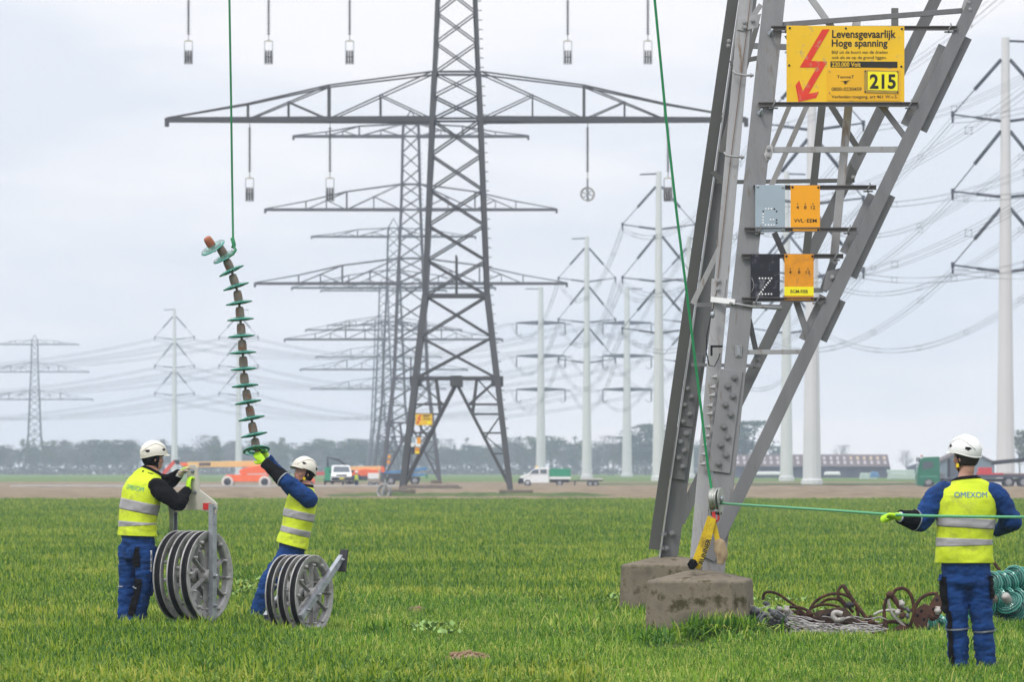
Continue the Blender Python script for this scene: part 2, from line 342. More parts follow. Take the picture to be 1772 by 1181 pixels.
for cx_, cy_, n_ in ((670, 1095, 40), (640, 1050, 30), (975, 1100, 24), (1085, 1075, 70), (1010, 1080, 25), (1130, 1112, 20), (1290, 1108, 14)):
    for i in range(n_):
        Yg = GY(cy_ + R.gauss(0, 5)); p_ = W(cx_ + R.gauss(0, 12), cy_, Yg); pr.append(((p_.x, p_.y, 0), R.uniform(0, 6.28), R.uniform(1.4, 2.4)))
scatter('wheat', [tuft('wheat_tuft', wheat, 14, .085, .08, .155, .0165, 1.25, 10 + k) for k in range(5)], pw)
scatter('rough_grass', [tuft('grass_tuft', rough, 34, .10, .05, .125, .0075, 1.15, 40 + k, .75) for k in range(5)], pr)
# broad leaved weeds
leafm = M('broad_leaf', (.20, .33, .08), .6, 0, .25, 12)
def leaf_tuft(seed):
    r = random.Random(seed); b = MB()
    for k in range(14):
        a = r.uniform(0, 6.28); e = r.uniform(.2, 1.1); L = r.uniform(.03, .06); d = V((math.cos(a) * math.cos(e), math.sin(a) * math.cos(e), math.sin(e))); s = V((-math.sin(a), math.cos(a), 0))
        o = V((r.gauss(0, .05), r.gauss(0, .05), .02)); wv = L * .38; u = d.cross(s) * .01
        b.add([o, o + d * L * .45 + s * wv + u, o + d * L, o + d * L * .45 - s * wv + u], [(0, 1, 2, 3)], 0, True)
    o = bpy.data.objects.new('weed_tuft', b.mesh('weed_tuft', leafm, V())); return o
pl = []
for cx_, cy_, n_ in ((752, 1104, 4), (1085, 1050, 5), (430, 1030, 16), (1350, 1062, 6)):
    for i in range(n_):
        Yg = GY(cy_ + R.gauss(0, 8)); p_ = W(cx_ + R.gauss(0, 24), cy_, Yg); pl.append(((p_.x, p_.y, .05), R.uniform(0, 6.28), R.uniform(.9, 1.7)))
scatter('weeds', [leaf_tuft(k) for k in range(4)], pl)
# ------------------------------------------------------------------ near lattice pylon (only the foot is in the frame)
YN, YR = 54.0, 60.5
NY = V((0, -1, 0)); XP = V((1, 0, 0))
near = thing('lattice_pylon', W(1215, 1105, 57), 'huge grey steel pylon foot standing on concrete blocks, bolted legs filling the right foreground', 'pylon')
def zoff(py): return (990 - py) / 990 * .75            # legs lean in towards the pylon axis
def YF(py): return YN + zoff(py)                       # front face depth at picture height py
def YB(py): return YR - zoff(py)
def P(px, py, Yf): return W(px, py, Yf(py) if callable(Yf) else Yf)
def mem(name, a, b_, wpx, Ya, Yb=None, mat=None, flip=-1, w2=.06, th=.011, dy=0, parent=None):
    """steel angle between two picture points, flange wpx wide facing the viewer, real depths Ya..Yb"""
    Yb = Yb if Yb is not None else Ya
    p0 = P(a[0], a[1], Ya); p1 = P(b_[0], b_[1], Yb); p0.y += dy; p1.y += dy
    wd = wpx * p0.y / FPX; t = (p1 - p0).normalized(); s = t.cross(NY).normalized()
    if s.x < 0 or (abs(s.x) < .3 and s.z < 0): s = -s
    b = MB(); b.angle(p0, p1, wd, th, s, V((0, 1, 0)), w2, flip); return b.build(name, mat or steel_brace, parent or near, .002)
# near leg: two angles back to back (star section)
def leg(pts_l, pts_r, Yf, ml, mr, bolts, side_bolts, w_l, w_r, plates):
    r0, r1 = pts_r; l0, l1 = pts_l
    def ang(p, q, wpx, flip, mat, dy, w2=.17, th=.016):
        a = P(p[0], p[1], Yf); c = P(q[0], q[1], Yf); a.y += dy; c.y += dy
        b = MB(); b.angle(a, c, wpx * a.y / FPX, th, XP, V((0, 1, 0)), w2, flip); return b.build('leg', mat, near, .003)
    R_ = ang(r0, r1, w_r, -1, mr, 0); L_ = ang(l0, l1, w_l, 1, ml, .10)
    for (a, c, wpx) in plates:
        p = P(a[0], a[1], Yf); q = P(c[0], c[1], Yf); b = MB(); b.bar(p + V((0, -.012, 0)), q + V((0, -.012, 0)), wpx * p.y / FPX, .022, XP)
        # edge strip folding round the heel of the angle
        b.build('splice_plate', mr, R_, .003)
    for (x, y) in bolts:
        p = P(x, y, Yf); b = MB(); b.bolt(p + V((0, -.024, 0)), NY + V((.0, 0, .0)), .026, .03); b.build('bolt', steel, R_)
    for (x, y) in side_bolts:
        p = P(x, y, Yf); b = MB(); b.bolt(p + V((.01, .03, 0)), V((-1, 0, 0)), .024, .03); b.build('bolt', steel_lt, R_)
    return R_, L_
nb = [(1271, 654), (1259, 668.5), (1268, 686), (1255, 701), (1264, 718), (1252, 739), (1259, 757), (1247, 771), (1256, 788), (1243, 803)]
sb = [(1239, 653), (1236, 671), (1235, 685), (1231, 703), (1231, 717), (1227, 740), (1226, 756), (1222, 772), (1221, 787), (1219, 804)]
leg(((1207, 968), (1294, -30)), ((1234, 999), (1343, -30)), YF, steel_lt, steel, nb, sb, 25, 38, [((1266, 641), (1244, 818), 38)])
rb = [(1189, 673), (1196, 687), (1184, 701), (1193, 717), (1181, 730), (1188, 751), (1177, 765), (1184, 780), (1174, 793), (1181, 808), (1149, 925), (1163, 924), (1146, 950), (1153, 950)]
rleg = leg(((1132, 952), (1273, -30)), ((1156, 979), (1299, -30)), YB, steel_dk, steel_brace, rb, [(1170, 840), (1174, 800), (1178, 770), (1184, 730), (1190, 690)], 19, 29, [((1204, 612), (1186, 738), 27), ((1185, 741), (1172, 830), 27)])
b = MB(); b.bar(P(1141, 968, YB) + V((0, .02, 0)), P(1285, -30, YB) + V((0, .02, 0)), .012, .18, XP); b.build('leg', steel_lt, near, .002)
# third and fourth legs, right of the frame
for Yf, dx in ((YF, 6.3), (YB, 6.3)):
    a = P(1210, 995, Yf) + V((dx, 0, 0)); c = P(1320, -30, Yf) + V((dx - 1.6, 0, 0)); b = MB(); b.angle(a, c, .22, .016, XP, V((0, 1, 0)), .2, 1); b.build('leg', steel, near)
# portal braces
FBr = mem('brace', (1702, 0 - 30), (1226, 968), 22.5, YF, mat=steel_brace, dy=-.03, w2=.09)
RBr = mem('brace', (1633, -30), (1175, 905), 20, YB, mat=steel_brace, w2=.09)
c0 = P(1850, -90, YF); c1 = P(1250, 915, YF)
b = MB(); b.angle(c0 + V((0, .03, 0)), c1 + V((6.1, .03, 0)), .14, .012, XP, V((0, 1, 0)), .09, 1); b.build('brace', steel_brace, near)
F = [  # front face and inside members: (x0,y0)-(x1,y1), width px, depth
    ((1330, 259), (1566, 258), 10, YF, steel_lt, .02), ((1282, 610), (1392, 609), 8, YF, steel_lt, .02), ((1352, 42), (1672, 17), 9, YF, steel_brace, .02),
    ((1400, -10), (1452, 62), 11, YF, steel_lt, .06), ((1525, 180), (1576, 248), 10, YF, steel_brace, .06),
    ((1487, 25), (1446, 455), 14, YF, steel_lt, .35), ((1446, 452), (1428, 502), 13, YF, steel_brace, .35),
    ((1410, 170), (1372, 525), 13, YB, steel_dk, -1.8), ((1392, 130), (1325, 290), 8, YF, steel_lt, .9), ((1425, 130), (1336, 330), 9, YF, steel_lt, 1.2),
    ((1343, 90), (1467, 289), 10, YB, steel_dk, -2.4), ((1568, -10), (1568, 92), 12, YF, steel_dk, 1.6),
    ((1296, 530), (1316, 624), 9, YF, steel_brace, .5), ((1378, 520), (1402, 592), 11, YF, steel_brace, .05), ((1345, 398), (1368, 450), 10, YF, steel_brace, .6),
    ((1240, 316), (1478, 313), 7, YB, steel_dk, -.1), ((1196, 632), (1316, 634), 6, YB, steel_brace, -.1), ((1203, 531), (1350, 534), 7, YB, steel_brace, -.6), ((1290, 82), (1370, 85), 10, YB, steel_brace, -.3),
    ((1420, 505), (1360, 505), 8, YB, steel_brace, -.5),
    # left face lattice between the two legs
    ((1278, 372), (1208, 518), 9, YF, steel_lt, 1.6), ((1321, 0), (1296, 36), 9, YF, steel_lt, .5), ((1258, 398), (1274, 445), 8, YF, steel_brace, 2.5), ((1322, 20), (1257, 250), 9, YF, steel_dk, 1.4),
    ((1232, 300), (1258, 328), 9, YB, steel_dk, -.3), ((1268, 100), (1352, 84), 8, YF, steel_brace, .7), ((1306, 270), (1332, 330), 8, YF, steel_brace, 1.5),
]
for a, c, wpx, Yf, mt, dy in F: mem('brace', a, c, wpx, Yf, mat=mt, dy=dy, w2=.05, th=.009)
# gussets
def plate(poly, Yf, dy, mat, par=near, th=.012, name='gusset_plate'):
    b = MB(); b.prism([P(x, y, Yf) + V((0, dy, 0)) for x, y in poly], V((0, th, 0))); o = b.build(name, mat, par, .002); return o
plate([(1669, -4), (1690, -10), (1682, 30), (1668, 24), (1664, 12)], YF, -.005, steel_lt)
plate([(1278, 30), (1318, 22), (1312, 46), (1288, 52), (1276, 50)], YF, .085, steel_lt)
plate([(1430, 470), (1462, 462), (1452, 492), (1432, 504), (1424, 502)], YF, .02, steel_brace)
plate([(1232, 482), (1258, 482), (1254, 516), (1230, 514)], YF, .085, steel_lt)
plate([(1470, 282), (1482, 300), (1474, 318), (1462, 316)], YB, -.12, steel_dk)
plate([(1327, 253), (1336, 250), (1338, 262), (1334, 276), (1326, 278), (1322, 268)], YF, -.013, alu)
for (x, y, Yf, dy) in ((1289, 37, YF, .07), (1289, 46, YF, .07), (1303, 34, YF, .07), (1676, 4, YF, -.02), (1678, 16, YF, -.02), (1571, 243, YF, .015), (1564, 257, YF, .015), (1400, 598, YF, .015), (1393, 610, YF, .015), (1330, 258, YF, -.03), (1329, 271, YF, -.03), (1440, 480, YF, 0), (1448, 488, YF, 0), (1316, 622, YF, .4), (1310, 633, YF, .4), (1244, 486, YF, .07), (1243, 500, YF, .07), (1261, 71, YB, -.03), (1260, 79, YB, -.03), (1475, 308, YB, -.14)):
    b = MB(); b.bolt(P(x, y, Yf) + V((0, dy, 0)), NY, .018, .016); b.build('bolt', steel_lt, near)
# anti-climb boards along the front brace, on both sides, with clips
for a, c, wpx in (((1676, 64), (1598, 226), 15), ((1544, 338), (1477, 480), 14), ((1458, 520), (1425, 590), 14), ((1633, 78), (1567, 216), 17), ((1510, 336), (1461, 438), 16), ((1426, 512), (1390, 588), 15)):
    p0 = P(a[0], a[1], YF); p1 = P(c[0], c[1], YF); b = MB(); t = (p1 - p0).normalized(); b.bar(p0 + V((0, .075, 0)), p1 + V((0, .075, 0)), wpx * 54 / FPX, .012, t.cross(NY)); b.build('guard_strip', steel, near)
for x, y in ((1658, 82), (1603, 199), (1523, 364), (1480, 454), (1436, 546)):
    p = P(x, y, YF) + V((0, .02, 0)); b = MB(); b.box(p, (.1, .012, .03), Matrix.Rotation(-.45, 3, 'Y')); b.bolt(p + V((.02, -.006, 0)), NY, .012, .012); b.build('clip', steel, near)
rail_m = M('dark_galvanised_rail', (.12, .11, .105), .45, .3, .2, 9)
# sign rails: slotted channels clamped between leg and brace
for x0, x1, y in ((1334, 1656, 49), (1312, 1588, 181), (1303, 1516, 325), (1288, 1482, 398), (1283, 1459, 444), (1283, 1428, 519)):
    p0 = P(x0, y, YF) + V((0, -.045, 0)); p1 = P(x1, y, YF) + V((0, -.045, 0)); b = MB(); hh = .044; p1.y = p0.y
    b.bar(p0 + V((0, 0, hh / 2 - .004)), p1 + V((0, 0, hh / 2 - .004)), .03, .009, V((0, 1, 0))); b.bar(p0 - V((0, 0, hh / 2 - .004)), p1 - V((0, 0, hh / 2 - .004)), .03, .009, V((0, 1, 0)))
    b.bar(p0 + V((0, .017, 0)), p1 + V((0, .017, 0)), .004, hh, V((0, 1, 0))); rl = b.build('sign_rail', rail_m, near)
    for px_, dz in ((x0 + 26, -.03), (x1 - 14, 0)):
        q = P(px_, y, YF) + V((0, -.066, 0)); b = MB(); b.tube([q + V((.012, 0, .045)), q + V((.018, -.004, .02)), q + V((0, -.008, 0)), q + V((-.008, -.004, -.03)), q + V((-.004, .02, -.045))], .007, 6); b.box(q + V((0, .04, -.036)), (.09, .05, .014)); b.build('clamp', steel, rl)
# step bolts, bracket, cable and marking sleeve on the near leg
for pts in ([(1268, 121), (1272, 127), (1290, 130), (1304, 130)], [(1253, 263), (1257, 269), (1272, 271), (1288, 272)]):
    b = MB(); q = [P(x, y, YF) + V((0, .02, 0)) for x, y in pts]; b.tube(q, .011, 8); b.bolt(q[-1] - V((.03, 0, 0)), XP, .02, .02); b.build('step_bolt', steel_lt, near)
for x, y in ((1333, 58), (1315, 196)):
    q = P(x, y, YF); b = MB(); b.tube([q + V((0, 0, 0)), q + V((0, -.09, -.02)), q + V((.012, -.13, .035))], .012, 8); b.bolt(q + V((0, -.005, 0)), NY, .022, .02); b.build('step_bolt', galv, near)
q = [P(x, y, YF) + V((0, .08, 0)) for x, y in ((1301, -20), (1290, 75), (1277, 180), (1262, 300), (1247, 440), (1240, 505), (1234, 535))]
b = MB(); b.tube(q, .004, 6); b.build('cable', M('brown_cable', (.16, .1, .07), .7), near)
q = [P(x, y, YF) + V((0, -.02, 0)) for x, y in ((1233, 535), (1223, 580), (1222, 610), (1227, 633), (1236, 635), (1243, 622), (1246, 612))]
b = MB(); b.tube(q, .0055, 6); b.build('cable', black, near)
b = MB(); b.bar(P(1231, 518, YF) + V((0, .06, 0)), P(1272, 523, YF) + V((0, -.03, 0)), .03, .05, NY); b.build('bracket', white, near)
b = MB(); b.tube([P(1262, 524, YF) + V((0, -.03, 0)), P(1300, 531, YF) + V((0, -.03, 0)), P(1352, 534, YF) + V((0, -.01, 0))], [.010, .012, .018], 8); b.build('tube_marker', steel_lt, near)
b = MB(); b.lathe([(.012, 0), (.02, .01), (.02, .05), (.01, .06)], P(1233, 540, YF) + V((0, -.02, 0)), V((0, 0, -1)), 10); b.build('cable_sleeve', galv, near)
b = MB(); q0 = P(1231, 600, YF) + V((0, -.02, 0)); b.box(q0 + V((.05, 0, .0)), (.11, .03, .02)); b.box(q0 + V((0, 0, -.04)), (.02, .03, .1)); b.build('bracket', black, near)
b = MB(); q0 = P(1278, 608, YF) + V((0, -.012, 0)); b.box(q0, (.06, .02, .11)); b.build('bracket', steel_lt, near); b = MB(); b.box(q0 + V((0, -.014, .005)), (.03, .015, .09)); b.build('clamp', galv, near)
# concrete feet
def foot(cx_, topy, Y, w_, d_, h_top, lean, rz):
    b = MB(); c = W(cx_, HOR, Y); c.z = 0; cut = .13; o8 = []
    for sx, sy in ((-1, -1), (1, -1), (1, 1), (-1, 1)):
        a = (sx * w_ / 2, sy * d_ / 2)
        o8 += [(a[0], a[1] - sy * cut), (a[0] - sx * cut, a[1])] if sx * sy > 0 else [(a[0] - sx * cut, a[1]), (a[0], a[1] - sy * cut)]
    Rz = Matrix.Rotation(rz, 3, 'Z'); rings = []
    for z, k in ((-.2, 1.06), (h_top - .018, 1.0), (h_top - .004, .99), (h_top + .004, .975), (h_top + .085, .28), (h_top + .09, .0)):
        rings.append([c + Rz @ V((x * k, y * k, z)) for x, y in o8])
    vs = [p for r in rings for p in r]; n = 8; fs = [(i * n + j, i * n + (j + 1) % n, (i + 1) * n + (j + 1) % n, (i + 1) * n + j) for i in range(len(rings) - 1) for j in range(n)]
    b.add(vs, fs); o = b.build('foundation', concrete, near)
    sub = o.modifiers.new('s', 'SUBSURF'); sub.subdivision_type = 'SIMPLE'; sub.levels = sub.render_levels = 4
    tx = bpy.data.textures.new('pits', 'CLOUDS'); tx.noise_scale = .07; dm = o.modifiers.new('d', 'DISPLACE'); dm.texture = tx; dm.strength = .004
    return o
foot(1212, 1000, 53.95, .93, 1.35, .545, 0, -.10)
foot(1157, 975, 60.6, .96, .95, .58, 0, -.10)
for Y in (54.3, 60.6): foot(1213 + 6.3 * FPX / Y, 1000, Y, .93, .95, .55, 0, 0)
# ------------------------------------------------------------------ text
def text_mb(s, x0, x1, y0, y1, at_, mb=None, bold=0, m=0, depth=.0012, res=3, keep=False):
    """outline text fitted into the box x0..x1 / y0..y1 (y down) of the mapping at_(x, y)"""
    mb = mb or MB(); cu = bpy.data.curves.new('t', 'FONT'); cu.body = s; cu.resolution_u = res; cu.offset = bold; cu.extrude = 0
    o = bpy.data.objects.new('t', cu); COL.objects.link(o); dg = bpy.context.evaluated_depsgraph_get(); me = bpy.data.meshes.new_from_object(o.evaluated_get(dg), depsgraph=dg)
    xs = [v.co.x for v in me.vertices]; ys = [v.co.y for v in me.vertices]; ax, bx, ay, by = min(xs), max(xs), min(ys), max(ys)
    vs = [at_(x0 + (v.co.x - ax) / (bx - ax) * (x1 - x0), y1 - (v.co.y - ay) / (by - ay) * (y1 - y0)) for v in me.vertices]
    mb.add(vs, [tuple(p.vertices) for p in me.polygons], m); bpy.data.objects.remove(o); bpy.data.curves.remove(cu); bpy.data.meshes.remove(me); return mb
# ------------------------------------------------------------------ signs
sgy = M('yellow_sign_enamel', (.83, .50, .012), .35, 0, .05, 3, (.38, .31, .17), (13, .57, .72))
sgo = M('orange_sign_enamel', (.86, .36, .006), .35, 0, .05, 3, (.42, .2, .06), (13, .63, .8))
sgo2 = M('stained_orange_enamel', (.72, .28, .008), .45, 0, .16, 9, (.24, .12, .06), (16, .56, .74))
sgg = M('pale_blue_grey_enamel', (.33, .40, .46), .4, 0, .06, 5, (.14, .15, .17), (11, .69, .74))
sgb = M('worn_black_enamel', (.016, .017, .025), .4, 0, .3, 9, (.17, .17, .19), (9, .55, .68))
ink = M('sign_black', (.02, .018, .015), .5, 0, .2, 40)
sred = M('sign_red', (.72, .045, .02), .45, 0, .08, 20, (.52, .20, .12), (14, .53, .62))
byel = M('bright_yellow_label', (.90, .78, .01), .4, 0, .03)
dotw = M('white_dot', (.8, .8, .8), .5)
def sign(name, x0, y0, x1, y1, mat, label, cat, dy=-.075, th=.006, group=None, tilt=0):
    ym = (y0 + y1) / 2; p = P((x0 + x1) / 2, ym, YF) + V((0, dy, 0)); Y = p.y
    t = thing(name, p, label, cat, group)
    A = lambda x, y, d=0: W(x, y, Y) + V((0, -d, 0))
    b = MB(); b.prism([A(x0, y0), A(x1, y0 + tilt), A(x1, y1 + tilt), A(x0, y1)], V((0, th, 0))); b.build('panel', mat, t, .0015)
    return t, A
def rivets(t, A, pts, r=.011, mat=None):
    for x, y in pts:
        b = MB(); b.lathe([(r, 0), (r, .004), (r * .6, .009), (0, .01)], A(x, y, .0), NY, 8); b.build('bolt', mat or darkmetal, t)
t, A = sign('warning_sign', 1361, 44, 1565, 184, sgy, 'large yellow high voltage warning sign with red lightning arrow and black number 215', 'warning sign', tilt=1)
S7 = lambda x, y: (1280 + x / 3.691, y / 3.691)
b = MB(); poly = [S7(*q) for q in ((527, 187), (575, 185), (455, 388), (560, 392), (440, 598), (506, 584), (488, 624), (376, 650), (356, 545), (380, 512), (404, 580), (492, 430), (383, 430))]
b.prism([A(x, y, .0035) for x, y in poly], V((0, .002, 0))); b.build('lightning_arrow', sred, t)
T = lambda d: (lambda x, y: A(*S7(x, y), d))
b = MB(); text_mb('Levensgevaarlijk', 590, 998, 190, 258, T(.0025), b, .022); text_mb('Hoge spanning', 588, 944, 250, 312, T(.0025), b, .022); b.build('lettering', ink, t)
b = MB(); text_mb('Blijf uit de buurt van de draden', 588, 944, 322, 348, T(.0025), b, .004); text_mb('ook als ze op de grond liggen.', 588, 938, 356, 382, T(.0025), b, .004); b.build('lettering', ink, t)
b = MB(); b.prism([A(*S7(x, y), .004) for x, y in ((580, 391), (1007, 393), (1007, 432), (580, 429))], V((0, .0022, 0))); pn = b.build('voltage_strip', ink, t)
b = MB(); text_mb('220.000 Volt', 588, 772, 396, 426, T(.0052), b, .02); b.build('lettering', sgy, pn)
b = MB(); b.prism([A(*S7(x, y), .005) for x, y in ((557, 437), (1025, 442), (1025, 645), (557, 643))], V((0, .004, 0))); pn = b.build('number_panel', M('number_panel_yellow', (.80, .43, .012), .4, 0, .06, 4, (.4, .22, .05), (14, .66, .8)), t, .001)
b = MB(); text_mb('TenneT', 620, 732, 481, 500, T(.0062), b, .012); text_mb('0800-0230459', 586, 778, 557, 581, T(.0062), b, .012); text_mb('Verboden toegang, art 461 W.v.S.', 586, 1008, 607, 634, T(.0062), b, .012); b.build('lettering', ink, pn)
b = MB(); b.prism([A(*S7(x, y), .0064) for x, y in ((640, 519), (708, 513), (690, 521), (676, 521), (694, 526), (674, 530), (690, 533), (668, 540), (672, 534), (662, 528), (668, 521))], V((0, .001, 0))); b.build('emblem', ink, pn)
b = MB(); b.prism([A(*S7(x, y), .011) for x, y in ((795, 446), (1014, 452), (1014, 598), (795, 592))], V((0, .006, 0))); fr = b.build('number_frame', M('brass_frame', (.42, .28, .05), .45, .2, .15, 12), pn, .002)
b = MB(); b.prism([A(*S7(x, y), .0135) for x, y in ((818, 456), (1008, 460), (1008, 580), (818, 574))], V((0, .0022, 0))); b.build('number_plate', byel, fr)
b = MB(); text_mb('215', 830, 996, 473, 568, T(.015), b, .03, res=5); b.build('lettering', ink, fr)
b = MB(); text_mb('..............................', 900, 1005, 660, 663, T(.0025), b); b.build('lettering', ink, t)
rivets(t, A, [S7(*q) for q in ((320, 178), (678, 180), (1036, 183), (316, 417), (1032, 424), (314, 657), (671, 660), (1031, 662))])
rivets(fr, lambda x, y, d: A(x, y, .012), [S7(*q) for q in ((802, 456), (1007, 458), (802, 585), (1008, 588))], .007)
rivets(pn, lambda x, y, d: A(x, y, .006), [S7(*q) for q in ((574, 456), (574, 592))], .006, steel_lt)
S8 = lambda x, y: (1260 + x / 4.375, 290 + y / 4.375)
T8 = lambda d: (lambda x, y: A(*S8(x, y), d))
def dots(t, A, pts, mat, r=.0085):
    for q, mt in pts:
        b = MB(); x, y = S8(*q); b.lathe([(r, 0), (r, .0016), (0, .002)], A(x, y, 0), NY, 10); b.build('dot', mt, t)
t, A = sign('circuit_plate', 1307, 320, 1358.5, 401, sgg, 'pale grey blue plate with a letter G of punched dots on the pylon leg', 'sign plate', group='small circuit plates on the pylon')
dots(t, A, [(q, dotw) for q in ((285, 314), (306, 314), (328, 314), (266, 354), (265, 375), (264, 398), (264, 419), (283, 437), (306, 437), (328, 437), (349, 437), (322, 397), (344, 397))] + [(q, ink) for q in ((350, 314), (367, 332), (266, 331), (367, 397), (367, 419))], None)
rivets(t, A, [S8(*q) for q in ((224, 143), (416, 149), (216, 468), (412, 472))], .012, alu)
t, A = sign('circuit_plate', 1368, 321, 1419, 401, sgo, 'clean orange plate reading VVL-EEM beside the grey plate', 'sign plate', group='small circuit plates on the pylon')
def row4812(ya, xs, yt, yb):
    b = MB()
    for s_, x in zip(('4', '8', '12'), xs): text_mb(s_, x - (10 if s_ != '12' else 16), x + (10 if s_ != '12' else 16), yt, yb, T8(.002), b, .01); b.lathe([(.006, 0), (.006, .0012), (0, .0014)], A(*S8(x, ya), .0), NY, 8)
    return b
b = row4812(275, (526, 584, 642), 288, 315); text_mb('VVL', 498, 572, 389, 416, T8(.002), b, .012); text_mb('-', 577, 588, 400, 404, T8(.002), b, .01); text_mb('EEM', 596, 670, 389, 416, T8(.002), b, .012); b.build('lettering', ink, t)
rivets(t, A, [S8(*q) for q in ((487, 148), (683, 150), (481, 470), (683, 473))], .012)
t, A = sign('circuit_plate', 1299, 440, 1349.5, 520, sgb, 'scratched black plate with a white dotted letter Z', 'sign plate', group='small circuit plates on the pylon')
dots(t, A, [(q, dotw) for q in ((238, 840), (260, 840), (283, 840), (306, 840), (328, 840), (316, 858), (303, 874), (290, 890), (277, 908), (264, 926), (250, 944), (238, 960), (260, 960), (283, 960), (306, 960), (328, 960))], None)
b = MB(); b.tube([A(*S8(x, y), .006) for x, y in ((178, 838), (192, 870), (194, 905), (184, 930), (176, 945))], .0025, 5); b.build('wire', steel_lt, t)
rivets(t, A, [S8(*q) for q in ((185, 668), (385, 664), (180, 990), (385, 990))], .01)
t, A = sign('circuit_plate', 1357.5, 440, 1408, 520, sgo2, 'stained orange plate with a yellow strip reading BGM-RBB', 'sign plate', group='small circuit plates on the pylon')
b = row4812(768, (470, 537, 604), 780, 805); b.build('lettering', ink, t)
b = MB(); b.prism([A(*S8(x, y), .003) for x, y in ((426, 903), (648, 903), (648, 972), (426, 972))], V((0, .0022, 0))); pn = b.build('label_strip', byel, t)
b = MB(); text_mb('BGM-RBB', 472, 603, 926, 952, T8(.0045), b, .012); b.build('lettering', ink, pn)
rivets(t, A, [S8(*q) for q in ((441, 672), (638, 672), (437, 990), (634, 992))], .012)
# ------------------------------------------------------------------ far lattice pylons
def lerp(a, b, u): return a + (b - a) * u
HWT = [(0, 3.12), (6.47, 2.36), (11.26, 1.81), (21.49, 1.42), (24.2, 1.29), (29.46, 1.08), (32.2, 1.0), (37.37, .9), (38.7, .85)]
def hw(z):
    for (a, x), (b_, y) in zip(HWT, HWT[1:]):
        if z <= b_: return lerp(x, y, (z - a) / (b_ - a))
    return HWT[-1][1]
def cor(sx, sy, z): return V((sx * hw(z), sy * hw(z), z))
def abar(b, p, q, wd): b.bar(p, q, wd, wd * .55)
pylon = thing('lattice_pylon', (0, 0, 0), 'grey lattice pylon', 'pylon', 'row of grey lattice pylons')
for sx in (-1, 1):
    for sy in (-1, 1):
        b = MB()
        for (a, _), (c, _) in zip(HWT, HWT[1:]):
            wd = .34 if c < 12 else .28 if c < 25 else .2
            b.bar(cor(sx, sy, a - (.25 if a == 0 else 0)), cor(sx, sy, c), wd, wd * .8)
        b.build('leg', far_steel, pylon)
        b = MB(); c = cor(sx, sy, 0); b.box((c.x, c.y, -.25), (1.0, 1.0, .5)); b.build('foundation', concrete, pylon)
levels = [11.26 + i * (21.49 - 11.26) / 5 for i in range(6)] + [22.85, 24.2, 25.95, 27.7, 29.46, 30.8, 32.2, 33.9, 35.6, 37.37, 38.7]
for face in range(4):
    Rz = Matrix.Rotation(face * math.pi / 2, 3, 'Z'); b = MB()
    c = lambda s, z: Rz @ V((s * hw(z), -hw(z), z))
    for a, d in zip([6.47, 8.86] + levels[:-1], [8.86, 11.26] + levels[1:]):
        wd = .17 if a < 22 else .13
        abar(b, c(-1, a), c(1, d), wd); abar(b, c(1, a) + Rz @ V((0, .12, 0)), c(-1, d) + Rz @ V((0, .12, 0)), wd)
    for z in (6.47, 11.26, 21.49, 24.2, 29.46, 32.2, 37.37, 38.7): abar(b, c(-1, z), c(1, z), .3 if z < 12 else .22)
    m11 = (c(-1, 11.26) + c(1, 11.26)) / 2; abar(b, m11, m11 + V((0, 0, 2.3)), .12)
    b.build('face_bracing', far_steel, pylon)
    b = MB(); top = Rz @ V((0, -hw(6.47), 6.2)); b.box(top + V((0, 0, .1)), (.7, .7, .6), Rz)
    for s in (-1, 1):
        ft = c(s, .15); abar(b, ft, top, .24)
        br = lambda z: lerp(ft, top, (z - .15) / 6.05)
        for z in (1.1, 2.1, 3.3, 4.39, 4.96): abar(b, c(s, z), br(z), .13)
        abar(b, c(s, 6.4), br(4.9), .15); abar(b, c(s, 4.96), lerp(c(s, 6.47), c(0, 6.47), .5), .09); abar(b, br(4.39), lerp(c(s, 6.47), c(0, 6.47), .5), .15); abar(b, c(s, 4.39), br(3.0), .09); abar(b, c(s, 2.1), br(3.3), .09)
    b.build('portal_brace', far_steel, pylon)
def crossarm(z0, z1, half, kinks, par):
    for s in (-1, 1):
        b = MB(); w0 = hw(z0); tip = V((s * half, 0, z0))
        for sy in (-1, 1):
            y_at = lambda x: lerp(sy * w0, sy * .12, (x - w0) / (half - w0))
            pt = lambda x, z: V((s * x, y_at(x), z)); top_at = lambda x: lerp(z1, z0 + .12, (x - w0) / (half - w0)) + (.25 if w0 + .5 < x < half * .6 else 0)
            b.bar(pt(w0, z0), pt(half, z0), .16, .30, V((0, 1, 0)))
            xs = [w0, half * .44, half * .72, half]; 
            for a, d in zip(xs, xs[1:]): abar(b, pt(a, top_at(a) if a > w0 else z1), pt(d, top_at(d) if d < half else z0 + .1), .16)
            x1, x2 = half * .44, half * .72
            for a, d, zb in ((w0, x1, z1), (x1, x2, top_at(x1))):
                mid = (a + d) / 2; zm = lerp(z0, zb, .5) + .05
                abar(b, pt(d, z0), pt(a, zb), .13); abar(b, pt(mid, zm), pt(a, z0), .12); abar(b, pt(mid, zm), pt(mid, z0), .09)
            abar(b, pt(x1, z0), pt(x1, top_at(x1)), .15); abar(b, pt(x2, z0), pt(x2, top_at(x2)), .11)
        for k in range(8):
            a = lerp(w0, half, k / 8); d = lerp(w0, half, (k + 1) / 8); q = 1 if k % 2 else -1
            ya = lerp(w0, .12, k / 8); yd = lerp(w0, .12, (k + 1) / 8); abar(b, V((s * a, q * ya, z0)), V((s * d, -q * yd, z0)), .09)
        b.box(tip - V((0, 0, .15)), (.25, .3, .5)); b.build('crossarm', far_steel, par)
crossarm(21.49, 24.2, 16.8, None, pylon); crossarm(29.46, 32.2, 15.7, None, pylon); crossarm(37.37, 38.7, 12.65, None, pylon)
b = MB()
